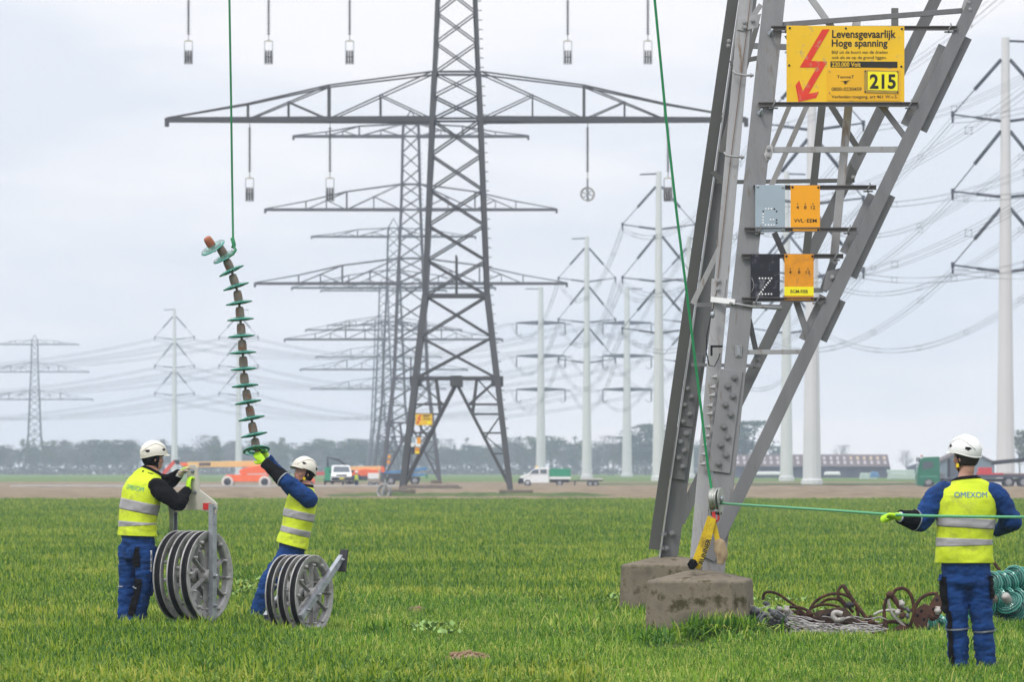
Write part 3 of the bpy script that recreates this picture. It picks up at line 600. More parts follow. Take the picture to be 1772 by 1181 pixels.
for sx in (-1, 1):
    for sy in (-1, 1): abar(b, cor(sx, sy, 38.7), V((0, 0, 40.2)), .12)
b.build('peak', far_steel, pylon)
b = MB()
for k in range(60):
    z = 3 + k * .55; b.bar(V((hw(z) + .1, -hw(z), z)), V((hw(z) + .32, -hw(z), z)), .05, .05)
b.build('step_bolt_row', far_steel, pylon)
PA = V(((790 - CX) * 330 / FPX, 330, .38)); pylon.location = PA
pylon['label'] = 'nearest complete lattice pylon with wheel blocks hanging from its wide arms'
for (px, k, Y, lab) in ((711, 0, 613, 'second lattice pylon of the row, seen just left behind the nearest one'), (681, 0, 878, 'third lattice pylon of the receding row, between the second and fourth'), (664, 0, 1144, 'fourth lattice pylon of the row, a hazy pylon close beside the third'), (655, 0, 1420, 'farthest and smallest lattice pylon of the hazy row'), (60, 0, 1640, 'lone pale lattice pylon far away at the left edge')):
    copy_tree(pylon, ((px - CX) * Y / FPX, Y, .1), lab)
# small plates on the far pylons
def plate_far(name, px0, py0, px1, py1, Y, mat, label, cat, art=None, mat2=None):
    b = MB(); p = W((px0 + px1) / 2, (py0 + py1) / 2, Y); t = thing(name, p, label, cat)
    b.prism([W(px0, py0, Y), W(px1, py0, Y), W(px1, py1, Y), W(px0, py1, Y)], V((0, .03, 0))); b.build('panel', mat, t)
    if art:
        for q, mt in art:
            b = MB(); b.prism([W(x, y, Y - .006) for x, y in q], V((0, .004, 0))); b.build('marking', mt, t)
Yp = 326.6
plate_far('warning_sign', 719, 717, 748, 736.5, Yp, sgy, 'small yellow danger sign with red arrow on the nearest complete pylon', 'warning sign',
  [([(727, 718), (730, 718), (726, 725), (729, 726), (724, 731), (725, 734), (721, 735), (721, 730), (725, 726), (722, 725)], sred), ([(732, 718.5), (745, 718.5), (745, 720), (732, 720)], ink), ([(732, 721), (742, 721), (742, 722.2), (732, 722.2)], ink), ([(732, 725), (746, 725), (746, 726.4), (732, 726.4)], ink), ([(739, 730), (746, 730), (746, 734), (739, 734)], byel)])
plate_far('circuit_plate', 712, 756.5, 719, 767, Yp, sgg, 'pale grey plate on the nearest complete pylon', 'sign plate')
plate_far('circuit_plate', 721.5, 757.5, 728, 769, Yp, sgo, 'upper orange plate on the nearest complete pylon', 'sign plate')
plate_far('circuit_plate', 710.5, 775, 717.5, 785, Yp, sgb, 'black plate on the nearest complete pylon', 'sign plate', [([(711, 767.5), (717, 767.5), (717, 773.5), (711, 773.5)], white)])
plate_far('circuit_plate', 718, 775, 726, 786, Yp, sgo2, 'lower orange and yellow plate on the nearest complete pylon', 'sign plate', [([(719, 768.5), (728, 768.5), (728, 773.5), (719, 773.5)], white), ([(718.2, 782), (725.8, 782), (725.8, 785), (718.2, 785)], byel)])
plate_far('circuit_plate', 671.5, 788, 676, 794, 608, sgo, 'tiny upper orange plate on the second pylon', 'sign plate')
plate_far('circuit_plate', 669.5, 797, 675, 803, 608, sgo2, 'tiny lower orange plate on the second pylon', 'sign plate')
plate_far('circuit_plate', 665.5, 796, 669, 802.5, 608, sgb, 'tiny black plate on the second pylon', 'sign plate')
# ------------------------------------------------------------------ three-wheel stringing blocks
block = thing('stringing_block', (0, 0, 0), 'grey steel block', 'stringing block')
for x in (-.155, 0, .155):
    b = MB(); ax = V((1, 0, 0)); o = V((x, 0, 0)); WK = .95
    b.lathe([(r_, h_ * WK) for r_, h_ in [(.37, -.02), (.372, -.036), (.40, -.034), (.435, -.046), (.45, -.048), (.453, -.042), (.445, -.034), (.41, -.022), (.39, -.01), (.39, .01), (.41, .022), (.445, .034), (.453, .042), (.45, .048), (.435, .046), (.40, .034), (.372, .036), (.37, .02), (.37, .006), (.37, -.006), (.37, -.02)]], o, ax, 48)
    b.lathe([(0, -.058), (.06, -.058), (.075, -.05), (.075, .05), (.06, .058), (0, .058)], o, ax, 20)
    for k in range(6):
        a = k * math.pi / 3 + .3 + x; d = V((0, math.cos(a), math.sin(a))); b.bar(o + d * .06, o + d * .375, .032, .022, V((1, 0, 0))); b.bar(o + d * .06, o + d * .375, .010, .055, d.cross(V((1, 0, 0))))
        b.lathe([(0, -.062), (.014, -.062), (.014, .062), (0, .062)], o + d * .335, ax, 8)
        a += .52; d = V((0, math.cos(a), math.sin(a))); b.lathe([(0, -.06), (.018, -.06), (.018, .06), (0, .06)], o + d * .372, ax, 8)
    wh = b.build('wheel', alu, block)
    b = MB(); b.lathe([(r_, h_ * WK) for r_, h_ in [(.444, -.032), (.415, -.022), (.395, -.01), (.395, .01), (.415, .022), (.444, .032)]], o, ax, 48); b.build('groove_lining', rubber, wh)
for s in (-1, 1):
    x = s * .25; b = MB(); b.bar((x, 0, -.46), (x, 0, .72), .075, .008, V((0, 1, 0))); b.bar((x - s * .022, .036, -.46), (x - s * .022, .036, .72), .05, .006, V((1, 0, 0))); b.bar((x - s * .022, -.036, -.46), (x - s * .022, -.036, .72), .05, .006, V((1, 0, 0)))
    po = b.build('post', galv, block)
    b = MB()
    for z in (0, .68, -.3): b.bolt((x + s * .004, 0, z), (s, 0, 0), .03 if z == 0 else .018, .02)
    b.build('bolt', galv, po)
b = MB(); b.lathe([(0, -.26), (.03, -.26), (.03, .26), (0, .26)], (0, 0, 0), (1, 0, 0), 14); b.build('axle', darkmetal, block)
b = MB(); b.bar((-.24, 0, -.45), (.24, 0, -.45), .07, .03, V((0, 1, 0))); b.build('foot_bar', galv, block)
b = MB(); b.prism([(x, -.012, z) for x, z in ((-.27, .62), (-.085, .66), (.085, .66), (.27, .62), (.28, .66), (.28, .72), (.25, .75), (.08, .86), (.055, 1.08), (.03, 1.11), (-.03, 1.11), (-.055, 1.08), (-.08, .86), (-.25, .75), (-.28, .72), (-.28, .66))], (0, .024, 0)); hp = b.build('hanger_plate', cream, block, .002)
b = MB(); b.box((.17, -.016, .695), (.085, .008, .065)); lb = b.build('label', red, hp)
b = MB()
for s in (-1, 1):
    b.bolt((s * .25, s * 0 - .013, .69), (0, -1, 0), .02, .016)
b.bolt((0, -.014, 1.05), (0, -1, 0), .02, .02); b.bolt((.03, -.014, .84), (0, -1, 0), .016, .018); b.build('bolt', galv, hp)
# insulator strings under the arms of the nearest complete pylon, with their blocks
glassd = M('dusty_glass_disc', (.10, .13, .13), .25, 0, .1, 3); capm = M('weathered_cap', (.23, .20, .16), .6, .2, .25, 18, (.24, .10, .045), (14, .5, .65), .2, 60)
ist = thing('insulator_string', (0, 0, 0), 'string', 'insulator')
b = MB(); z = -.25; b.lathe([(.02, 0), (.02, -.25)], (0, 0, 0), (0, 0, 1), 6)
for k in range(17):
    b.lathe([(.04, z), (.055, z - .02), (.055, z - .07), (.13, z - .09), (.13, z - .105), (.03, z - .11), (.03, z - .165)], (0, 0, 0), (0, 0, 1), 10); z -= .165
b.lathe([(.02, z), (.02, z - .30)], (0, 0, 0), (0, 0, 1), 6); b.build('disc_stack', far_steel, ist); IZ = z - .28
hung = copy_tree(block, (0, 0, 0), 'hanging block', 'wheel blocks hanging from the pylon arms', 0, .92)
WLOC[hung.name] = V()
for ch in [c for c in COL.objects if c.parent == hung and c.name.startswith(('hanger_plate', 'post'))]:
    for g in [x for x in COL.objects if x.parent == ch]: bpy.data.objects.remove(g)
    bpy.data.objects.remove(ch)
for s in (-1, 1):
    b = MB(); b.bar((s * .25, 0, -.46), (s * .25, 0, .98), .08, .05, V((0, 1, 0))); b.build('post', galv, hung)
b = MB(); b.prism([(x, -.03, z) for x, z in ((-.285, .96), (.285, .96), (.27, 1.02), (.05, 1.07), (.04, 1.13), (-.04, 1.13), (-.05, 1.07), (-.27, 1.02))], (0, .06, 0)); b.build('hanger_bar', cream, hung)
firstH = True
SL = {(-1, 'low'): [(-12.0, 'outer left'), (-7.34, 'inner left')], (1, 'low'): [(7.6, 'inner right'), (12.27, 'outer right')], (-1, 'mid'): [(-15.55, 'outermost left'), (-10.9, 'middle left'), (-6.2, 'inner left')], (1, 'mid'): [(6.45, 'inner right'), (11.1, 'middle right')]}
firstI = firstB = True
for (s, lv), L in SL.items():
    for x, nm in L:
        zt = PA.z + (21.49 if lv == 'low' else 29.46) - .2; lx = PA.x + x; sc_ = 1.0
        nm2 = 'lower arm' if lv == 'low' else 'arm above the frame'
        l1 = '%s chain of glass discs hanging from the nearest complete pylon, %s' % (nm, 'lower arm' if lv == 'low' else 'cut off above'); l2 = '%s three wheel block hanging %s, against the sky' % (nm, 'below the lower arm' if lv == 'low' else 'near the top edge')
        if lv == 'low' and nm == 'inner right': l2 = 'block under the lower arm turned side on so its wheel shows round'
        if firstI: ist.location = (lx, 330, zt); ist['label'] = l1; ist['group'] = 'disc chains under the pylon arms'; ist.scale = (1, 1, .93); firstI = False
        else: copy_tree(ist, (lx, 330, zt), l1)
        # block: yoke top at the bottom of the chain
        zb = zt + IZ * .93; rz = {'inner right': 1.45, 'outer right': -.25}.get(nm, 0) if lv == 'low' else 0
        if firstH: hung.location = (lx, 330, zb - 1.1 * .92); hung['label'] = l2; hung.rotation_euler = (0, 0, rz); firstH = False
        else: copy_tree(hung, (lx, 330, zb - 1.1 * .92), l2, None, rz)
# the two blocks on the grass
hub = W(334, 997, 57); copy_tree(block, hub, 'upright block of grey wheels in a galvanised frame, steadied by a worker', 'wheel blocks standing on the grass', -math.radians(27.5))
bx = [o for o in COL.objects if o.parent is None and o.get('label', '').startswith('upright block')][0]
def trim_tilted():
    # this block's hanger is folded away behind it: a dark end plate sits on the front post instead
    for ch in [c for c in COL.objects if c.parent == block and c.name.startswith(('hanger_plate', 'foot_bar'))]:
        for g in [x for x in COL.objects if x.parent == ch]: bpy.data.objects.remove(g)
        bpy.data.objects.remove(ch)
    b = MB(); b.box((.25, .03, .70), (.10, .03, .26), Matrix.Rotation(.75, 3, 'X')); b.build('end_plate', darkmetal, block, .005)
hub2 = W(518, 1029, 55.8); Rm = Matrix.Rotation(-math.radians(27), 4, 'Z') @ Matrix.Rotation(-math.radians(55), 4, 'X')
WLOC[block.name] = V(); block.location = hub2; block.rotation_euler = Rm.to_euler(); block.scale = (.855,) * 3; trim_tilted(); block['label'] = 'smaller tilted block of grey wheels in the grass with its frame leaning right'; block['group'] = 'wheel blocks standing on the grass'
g = copy_tree(block, W(665, 855, 312), 'distant grey wheel block lying on its side beside the nearest complete pylon', 'wheel blocks lying on the field'); g.rotation_euler = (0.2, .1, 1.25); g.scale = (.86,) * 3; g.location.z = .36
# ------------------------------------------------------------------ white tubular poles
polem = M('white_pole_coating', (.60, .60, .60), .5, 0, .03, .3); insb = M('dark_composite_insulator', (.012, .016, .024), .4); linem = M('conductor_grey', (.10, .10, .11), .5, .2)
def taper(h, r0, r1):
    b = MB(); n = 12; b.lathe([(r0 * 1.18, -.3), (r0 * 1.18, .5), (r0, .6)] + [(lerp(r0, r1, u ** .8), .6 + (h - .6) * u) for u in (.25, .5, .75, 1)] + [(0, h)], (0, 0, 0), (0, 0, 1), n)
    b.s = [False] * len(b.f); b.bar((.35 * r0, -r0 * .93, 1), (.35 * r1, -r1 * .93, h), .10, .04, V((1, 0, 0))); return b
VA = [(33.8, 38.8, 33.2), (26.8, 32.3, 26.3), (20.1, 25.3, 19.5)]
vpole = thing('transmission_pole', (0, 0, 0), 'p', 'pole', 'white tubular power poles'); taper(40.8, .86, .36).build('pole', polem, vpole)
for s in (-1, 1):
    for zt, zr, zh in VA:
        tip = V((s * 4.8, 0, zt)); r0 = V((s * .4, 0, zr)); r1 = V((s * .45, 0, zh)); m0 = lerp(r0, tip, .55); m1 = lerp(r1, tip, .5)
        b = MB(); b.tube([r0, m0], .17, 8); b.tube([r1, m1], .14, 8); b.tube([m0, tip], .06, 6); b.tube([m1, tip], .09, 6); b.box(tip, (.3, .3, .5)); b.tube([tip, tip - V((0, 0, .8))], .1, 6); b.build('braced_insulator', insb, vpole)
b = MB(); b.bar((0, 0, 40.5), (-2.5, 0, 40.4), .16, .2); b.build('earth_wire_arm', insb, vpole)
HA = [31.5, 24.7, 17.8]
hpole = thing('transmission_pole', (0, 0, 0), 'p', 'pole', 'white tubular power poles'); taper(39, 1.05, .5).build('pole', polem, hpole)
for z in HA:
    for s in (-1, 1):
        b = MB(); b.prism([(s * .5, -.15, z - .35), (s * 5, -.15, z - .05), (s * 5, -.15, z + .25), (s * .5, -.15, z + .55)], (0, .3, 0)); b.tube([(s * 5, 0, z), (s * 6.2, 0, z - .25)], .08, 6); b.tube([(s * 5, 0, z), (s * 5, 0, z - 2.3)], .13, 6); b.tube([(s * 5, 0, z - 2.3), (s * 4.4, 0, z - 2.6), (s * 3.9, 0, z - 2.0)], .07, 5); b.build('tension_arm', insb, hpole)
b = MB(); b.bar((0, 0, 38.6), (-4.2 + 1, 0, 38.6), .16, .22); b.build('earth_wire_arm', insb, hpole)
PT = {}
def put(src, key, px, Y, lab, rz=0, sc_=1, first=False):
    loc = V(((px - CX) * Y / FPX, Y, .05))
    if first: src.location = loc; src.rotation_euler = (0, 0, rz); src['label'] = lab
    else: copy_tree(src, loc, lab, None, rz, sc_)
    for i in range(3):
        for s in (-1, 1):
            if src is vpole: PT[key, s, i] = loc + V((s * 4.8, 0, VA[i][0] - .8)) * sc_
            else: PT[key, s, i] = loc + V((s * 6.2, 0, HA[i] - .25))
put(vpole, 'R1', 1740, 517, 'white pole at the right edge of the photo, right of the pylon foot', math.pi, 1, True)
put(vpole, 'L1', 1405, 530, 'widest white pole base, seen right through the near pylon foot')
put(vpole, 'L2', 1140, 750, 'tall white pole standing just left of the near pylon foot')
put(vpole, 'R2', 1361, 750, 'thinner white pole seen inside the near pylon foot, left of the widest pole', math.pi)
put(vpole, 'L3', 1015.5, 960, 'white pole with V shaped arms behind the flatbed trailer')
put(vpole, 'R3', 1192, 960, 'white pole mostly hidden behind the dark left leg of the near pylon', math.pi)
put(hpole, 'L4', 936, 1170, 'white pole with straight arms directly behind the white pickup', 0, 1, True)
put(hpole, 'R4', 1085, 1170, 'white pole with straight arms left of the tall white pole', math.pi)
put(vpole, 'L5', 302, 1390, 'far white pole with V arms standing left of the hanging glass chain', 0)
put(vpole, 'R5', 413, 1390, 'far white pole partly hidden behind the hanging glass chain', math.pi)
for k, x0 in (('L0', 37.5), ('R0', 54.5)):
    for i in range(3):
        for s in (-1, 1): PT[k, s, i] = V((x0 + s * 4.8, 300, VA[i][0] - .8))
for k, x0 in (('L6', -205), ('R6', -190)):
    for i in range(3):
        for s in (-1, 1): PT[k, s, i] = V((x0 + s * 4.8, 1600, VA[i][0] - .8))
spm = None
def span(k0, k1, sag, lab, sides=(-1, 1), r=.024):
    global spm
    for i in range(3):
        for s in sides:
            a, c = PT[k0, s, i], PT[k1, s, i]; t = thing('power_line', a, lab, 'power line', 'bundled power lines strung between the white poles'); dd = (c - a).normalized(); sdv = V((dd.y, -dd.x, 0)).normalized()
            f = lambda u: lerp(a, c, u) - V((0, 0, sag * 4 * u * (1 - u)))
            b = MB()
            for ox, oz in ((-.22, 0), (.22, 0), (-.22, .44), (.22, .44)): b.tube([f(u / 22) + sdv * ox + V((0, 0, oz)) for u in range(23)], r * min(a.y, 800) / 1100 + .008, 4)
            b.build('conductor', linem, t)
            for k in range(5):
                u = (k + .6) / 5.2; p = f(u); b = MB(); q = [p + sdv * ox + V((0, 0, oz)) for ox, oz in ((-.21, .01), (.21, .01), (.21, .43), (-.21, .43))]
                b.tube(q, .022, 5, closed=True)
                for z_ in q: b.ell(z_, .05, None, 6, 4)
                b.build('spacer', linem, t)
span('L0', 'L1', 3, 'dark bundled wires sagging across the sky to the widest white pole'); span('R0', 'R1', 3, 'dark bundled wires rising to the white pole at the right edge')
span('L1', 'L2', 4.5, 'bundled wires from the widest pole to the tall white pole'); span('R1', 'R2', 4.5, 'bundled wires from the right edge pole to the pole inside the pylon foot')
span('L2', 'L3', 6, 'thin bundled wires between the tall white pole and the pole behind the trailer'); span('R2', 'R3', 6, 'thin bundled wires behind the near pylon foot')
span('L3', 'L4', 6, 'faint bundled wires reaching the pole behind the white pickup'); span('R3', 'R4', 6, 'faint bundled wires reaching the right straight armed pole')
span('L4', 'L5', 6, 'pale distant wires left of the lattice pylon row', r=.02); span('L5', 'L6', 5, 'pale distant wires left of the far V armed poles', r=.02); span('R5', 'R6', 5, 'pale distant wires between the far poles and the left edge', r=.02); span('R4', 'R5', 6, 'pale distant wires behind the lattice pylon row', r=.02)
# ------------------------------------------------------------------ trees
barkm = M('grey_bark', (.12, .10, .085), .9, 0, .2, 2)
def leafmat(n_, c): return M(n_, c, .8, 0, .45, .7, None, (3, .5, .6), 0, 60, .2, randv=.25)
lm = [leafmat('spring_green_leaf', (.055, .085, .03)), leafmat('grey_brown_twigs', (.125, .115, .115)), leafmat('dark_green_leaf', (.035, .062, .028)), leafmat('pale_green_leaf', (.085, .115, .045))]
def tree(name, h, cw, cz, mat, nleaf, ls, seed, nbr=14, trunk=.16, tall=1.0):
    r = random.Random(seed); t = thing(name, (0, 0, 0), 't', 'tree', 'hazy trees along the horizon'); b = MB()
    b.tube([(0, 0, -.2), (r.gauss(0, .1), 0, h * .35), (r.gauss(0, .2), r.gauss(0, .2), h * .9)], [trunk, trunk * .7, trunk * .2], 6)
    ends = []
    for k in range(nbr):
        z = h * r.uniform(.25, .75); a = r.uniform(0, 6.28); L = cw * r.uniform(.5, 1.0) * (1.1 - abs(z / h - .5)); d = V((math.cos(a) * L, math.sin(a) * L, h * r.uniform(.12, .28)))
        p = V((0, 0, z)); q = p + d; b.tube([p, p + d * .5 + V((0, 0, -.1)), q], [trunk * .35, trunk * .22, trunk * .08], 4); ends.append(q); ends.append(p + d * .6)
        for j in range(3):
            e = q + V((r.gauss(0, .35), r.gauss(0, .35), r.uniform(.1, .8))) * cw * .5; b.tube([p + d * .6, e], [trunk * .15, trunk * .05], 3); ends.append(e)
    ends.append(V((0, 0, h * .93))); b.build('trunk', barkm, t); b = MB()
    for k in range(nleaf):
        e = r.choice(ends); p = e + V((r.gauss(0, 1), r.gauss(0, 1), r.gauss(0, .8))) * cw * .22
        if p.z < h * cz: continue
        if p.z > h * 1.02: p.z = h * 1.02 - r.random() * .5
        s = ls * r.uniform(.5, 1.3); u = V((r.gauss(0, 1), r.gauss(0, 1), r.gauss(0, 1))).normalized(); _, a_, c_ = frame(u)
        b.add([p - a_ * s, p + c_ * s * .6, p + a_ * s, p - c_ * s * .6], [(0, 1, 2, 3)])
    b.build('crown', mat, t); return t
protos = [tree('leafy_tree', 8, 2.2, .18, lm[0], 1500, .2, 1), tree('bare_tree', 8, 2.4, .2, lm[1], 900, .13, 2, 22), tree('poplar_tree', 9, 1.2, .1, lm[3], 900, .17, 3, 16, .12), tree('bare_tree', 7.5, 2.0, .15, lm[1], 1000, .14, 4, 20), tree('bushy_tree', 7, 2.6, .05, lm[2], 1900, .24, 5), tree('poplar_tree', 8.5, 1.0, .12, lm[0], 600, .16, 6, 14, .12)]
TR = random.Random(11); TL = {'leafy_tree': 'hazy green leafy tree in the tree line along the horizon', 'bare_tree': 'hazy grey bare twigged tree in the tree line along the horizon', 'poplar_tree': 'hazy slim pale tree in the tree line along the horizon', 'bushy_tree': 'hazy dark bushy tree in the tree line along the horizon'}
used = set()
def put_tree(i, px, Y, s, lab=None, own=False, sz=None):
    src = protos[i]; x = (px - CX) * Y / FPX; lab = lab or TL[src.name.split('.')[0]]; grp = ('hazy ' + lab.split('hazy ')[-1].split(' in the')[0] + 's on the horizon') if not own else 'single trees on the horizon'
    if i not in used:
        used.add(i); src.location = (x, Y, 0); src.scale = (s, s, sz or s); src.rotation_euler = (0, 0, TR.uniform(0, 6)); src['label'] = lab; src['group'] = grp
    else: copy_tree(src, (x, Y, 0), lab, grp, TR.uniform(0, 6), (s, s, sz or s))
px = -190
while px < 1260:
    zone = noise.noise(V((px * .006, 0, 2)))
    for Y in (1500, 1560, 1620):
        if px < 640: ch = [1, 3, 2, 5, 1, 0] if zone < .1 else [0, 4, 0, 3]
        else: ch = [2, 5, 2, 1, 5, 0]
        if Y == 1620: ch = [4, 0, 4]
        if Y == 1620 and int(px) % 2: continue
        i = TR.choice(ch); s = TR.uniform(.62, 1.2) * (1.06 if zone > .1 else 1)
        put_tree(i, px + TR.uniform(-9, 9), Y + TR.uniform(-18, 18), s)
    px += 14 if px > -10 else 22
for i, px_, Y, s, lab in ((4, 1118, 1400, 1.75, 'largest dark clump of foliage behind the tall white pole'), (4, 1095, 1420, 1.35, 'rounded dark tree between the straight armed pole and the tall white pole'), (1, 1060, 1330, 1.15, 'single bare spreading tree left of the dark foliage clump'), (4, 1292, 1300, 1.75, 'big hazy tree behind the left end of the long barn'), (1, 350, 1450, 1.25, 'taller bare tree behind the orange lift'), (0, 370, 1440, .95, 'low leafy tree behind the tan boom'), (1, 1455, 1460, .95, 'bare tree showing over the long barn roof'), (1, 1568, 1400, .75, 'small pale bare tree between the barn and the green truck'), (0, 1765, 900, .95, 'green tree at the right edge behind the crane boom'), (4, 1345, 1400, 1.0, 'low dark tree behind the barn between the white poles'), (0, 215, 1450, 1.1, 'rounded green tree left of the first worker')):
    put_tree(i, px_, Y, s, lab, True)
# low undergrowth under the trees: one mass
b = MB(); r = random.Random(3)
for k in range(5000):
    x = r.uniform(-175, 70); y = r.uniform(1480, 1580); z = abs(r.gauss(0, 1.1)) + .2; s = r.uniform(.3, .9); u = V((r.gauss(0, 1), r.gauss(0, 1), r.gauss(0, .4))).normalized(); _, a_, c_ = frame(u); p = V((x, y, z)); b.add([p - a_ * s, p + c_ * s * .6, p + a_ * s, p - c_ * s * .6], [(0, 1, 2, 3)])
tag(b.build('undergrowth', leafmat('undergrowth_twigs', (.075, .075, .06))), kind='stuff')
# ------------------------------------------------------------------ vehicles and sheds in the distance
glass = M('dark_window_glass', (.06, .075, .09), .1, 0, .1, 2, spec=.8); tyre = M('tyre_rubber', (.03, .03, .032), .8, 0, .15, 4); rimm = M('steel_rim', (.35, .35, .36), .4, .4, .1, 4)
vwhite = M('white_vehicle_paint', (.72, .73, .73), .3, 0, .03, 1, (.42, .36, .28), (1.2, .56, .75)); vgreen = M('green_tarpaulin', (.012, .26, .13), .5, 0, .08, 2); tgreen = M('green_truck_paint', (.005, .15, .075), .35, 0, .05, 1)
orange = M('orange_machine_paint', (.80, .13, .025), .4, 0, .06, 2); tan = M('tan_boom_paint', (.70, .45, .17), .45, 0, .06, 1.5); blue = M('blue_boom_paint', (.02, .20, .48), .4); lampm = M('headlamp_lens', (.85, .85, .8), .15); amber = M('amber_beacon', (.85, .5, .03), .3); paletyre = M('pale_grey_tyre', (.58, .52, .47), .8, 0, .08, 3)
class Veh:
    """local x forward, y left, z up"""
    def __init__(s, name, loc, yaw, label, cat, group=None):
        s.t = thing(name, loc, label, cat, group); s.M = Matrix.Translation(V(loc)) @ Matrix.Rotation(yaw, 4, 'Z')
    def body(s, name, prof, wd, mat, par=None, bev=.04, z0=9, k=.8, y0=0):
        b = MB(); n = len(prof); zm = max(z for _, z in prof)
        vs = []
        for sy in (-1, 1):
            for x, z in prof:
                f = 1 if z <= z0 else 1 - (1 - k) * (z - z0) / max(1e-3, zm - z0); vs.append((x, y0 + sy * wd / 2 * f, z))
        b.add(vs, [tuple(range(n)), tuple(range(n, 2 * n))[::-1]] + [(i, n + i, n + (i + 1) % n, (i + 1) % n) for i in range(n)]); b.xf(s.M); return b.build(name, mat, par or s.t, bev)
    def quad(s, name, pts, mat, par=None, th=.02):
        b = MB(); a, c, d = V(pts[0]), V(pts[1]), V(pts[2]); nn = (c - a).cross(d - a).normalized() * th; b.prism([V(p) - nn * .5 for p in pts], nn); b.xf(s.M); return b.build(name, mat, par or s.t)
    def box(s, name, c, size, mat, par=None, bev=.02, rot=None):
        b = MB(); b.box(c, size, rot); b.xf(s.M); return b.build(name, mat, par or s.t, bev)
    def wheel(s, x, y, r, wd, tm=None, rm=None):
        b = MB(); b.lathe([(r * .62, -wd / 2), (r * .9, -wd / 2), (r, -wd / 3), (r, wd / 3), (r * .9, wd / 2), (r * .62, wd / 2)], (x, y, r), (0, 1, 0), 24); b.xf(s.M); w_ = b.build('wheel', tm or tyre, s.t)
        b = MB(); b.lathe([(0, -wd * .38), (r * .2, -wd * .42), (r * .3, -wd * .3), (r * .63, -wd * .42), (r * .63, wd * .42), (r * .3, wd * .3), (0, wd * .38)], (x, y, r), (0, 1, 0), 16); b.xf(s.M); b.build('rim', rm or rimm, w_)
    def tube(s, name, pts, r, mat, par=None, n=8):
        b = MB(); b.tube(pts, r, n); b.xf(s.M); return b.build(name, mat, par or s.t)
    def bar(s, name, p, q, wd, th, mat, par=None):
        b = MB(); b.bar(p, q, wd, th, V((0, 1, 0))); b.xf(s.M); return b.build(name, mat, par or s.t, .02)
# white double cab pickup with green box, facing left
p = W(943, 843, 508); p.z = .0
v = Veh('pickup_truck', p, math.pi, 'white double cab pickup with a green tarpaulin box towing a trailer across the field', 'pickup truck')
cab = v.body('body', [(2.3, .32), (2.32, .62), (2.25, .8), (1.95, 1.0), (1.5, 1.16), (.95, 1.62), (.75, 1.7), (-.3, 1.7), (-.36, 1.6), (-.36, .32)], 1.75, vwhite, None, .06, 1.0, .84)
v.body('bumper', [(2.38, .25), (2.4, .55), (2.3, .78), (1.95, .78), (1.85, .3)], 1.78, black, None, .03)
for s in (-1, 1):
    v.quad('side_window', [(1.35, s * .845, 1.18), (.58, s * .845, 1.18), (.58, s * .765, 1.55), (1.0, s * .765, 1.55)], glass, cab, .03); v.quad('side_window', [(.42, s * .845, 1.2), (-.15, s * .845, 1.2), (-.15, s * .765, 1.55), (.42, s * .765, 1.55)], glass, cab, .03)
    v.quad('headlight', [(2.27, s * .55, .78), (2.27, s * .85, .78), (2.0, s * .86, .98), (2.12, s * .5, .94)], lampm, cab, .03)
v.quad('windscreen', [(1.5, -.72, 1.19), (1.5, .72, 1.19), (.98, .66, 1.6), (.98, -.66, 1.6)], glass, cab, .03)
v.box('beacon', (.75, .3, 1.78), (.2, .16, .15), amber, cab)
bed = v.box('load_bed', (-1.35, 0, .78), (1.9, 1.9, .22), white); v.box('tarpaulin_box', (-1.35, 0, 1.26), (1.88, 1.86, .72), vgreen); v.box('chassis', (-1.3, 0, .52), (1.7, .9, .26), black)
for x in (1.55, -1.3):
    for s in (-1, 1): v.wheel(x, s * .78, .31, .22)
p2 = W(1020, 843, 508); p2.z = 0
v = Veh('flatbed_trailer', p2, math.pi, 'low grey flatbed trailer hitched behind the white pickup', 'trailer')
v.box('deck', (-.2, 0, .68), (2.0, 1.7, .16), M('grey_trailer_deck', (.45, .44, .41), .7, 0, .1, 2)); v.bar('drawbar', (.8, 0, .55), (1.9, 0, .5), .12, .1, darkmetal); v.box('chassis', (-.2, 0, .54), (1.95, 1.4, .1), black); v.tube('jockey_wheel', [(1.3, 0, .5), (1.3, 0, .15)], .06, darkmetal)
for x in (-.05, -.55):
    for s in (-1, 1): v.wheel(x, s * .7, .27, .18)
# white van facing the viewer
p = W(590, 842, 500); p.z = .25
v = Veh('white_van', p, -math.pi / 2 + .06, 'white van facing the viewer with headlights on, parked on the grey track', 'van')
body = v.body('body', [(2.2, .3), (2.22, .75), (2.1, .98), (1.75, 1.05), (1.2, 1.58), (.95, 1.66), (-2.0, 1.66), (-2.2, 1.5), (-2.2, .3)], 1.75, vwhite, None, .07, 1.0, .84)
v.quad('windscreen', [(1.76, .74, 1.08), (1.76, -.74, 1.08), (1.24, -.64, 1.54), (1.24, .64, 1.54)], glass, body, .03); v.box('bumper', (2.22, 0, .48), (.16, 1.76, .26), black, body, .04); v.box('grille', (2.2, 0, .78), (.06, .9, .12), black, body); v.box('number_plate', (2.31, 0, .5), (.02, .45, .1), byel, body, .005)
em = M('lit_headlamp', (.9, .9, .85), .2); em.node_tree.nodes['Principled BSDF'].inputs['Emission Color'].default_value = (1, .95, .85, 1); em.node_tree.nodes['Principled BSDF'].inputs['Emission Strength'].default_value = 1.2
for s in (-1, 1):
    v.box('headlight', (2.14, s * .68, .82), (.16, .3, .2), em, body, .04); v.box('mirror', (1.45, s * .98, 1.12), (.1, .18, .2), black, body, .03); v.wheel(1.45, s * .76, .31, .22); v.wheel(-1.4, s * .76, .31, .22)
v = Veh('green_trailer', W(578, 840, 512), -math.pi / 2, 'dark green box trailer half hidden behind the white van', 'trailer')
v.box('box', (0, 0, 1.0), (2.4, 1.6, 1.2), vgreen); v.box('chassis', (0, 0, .32), (2.3, 1.4, .16), black)
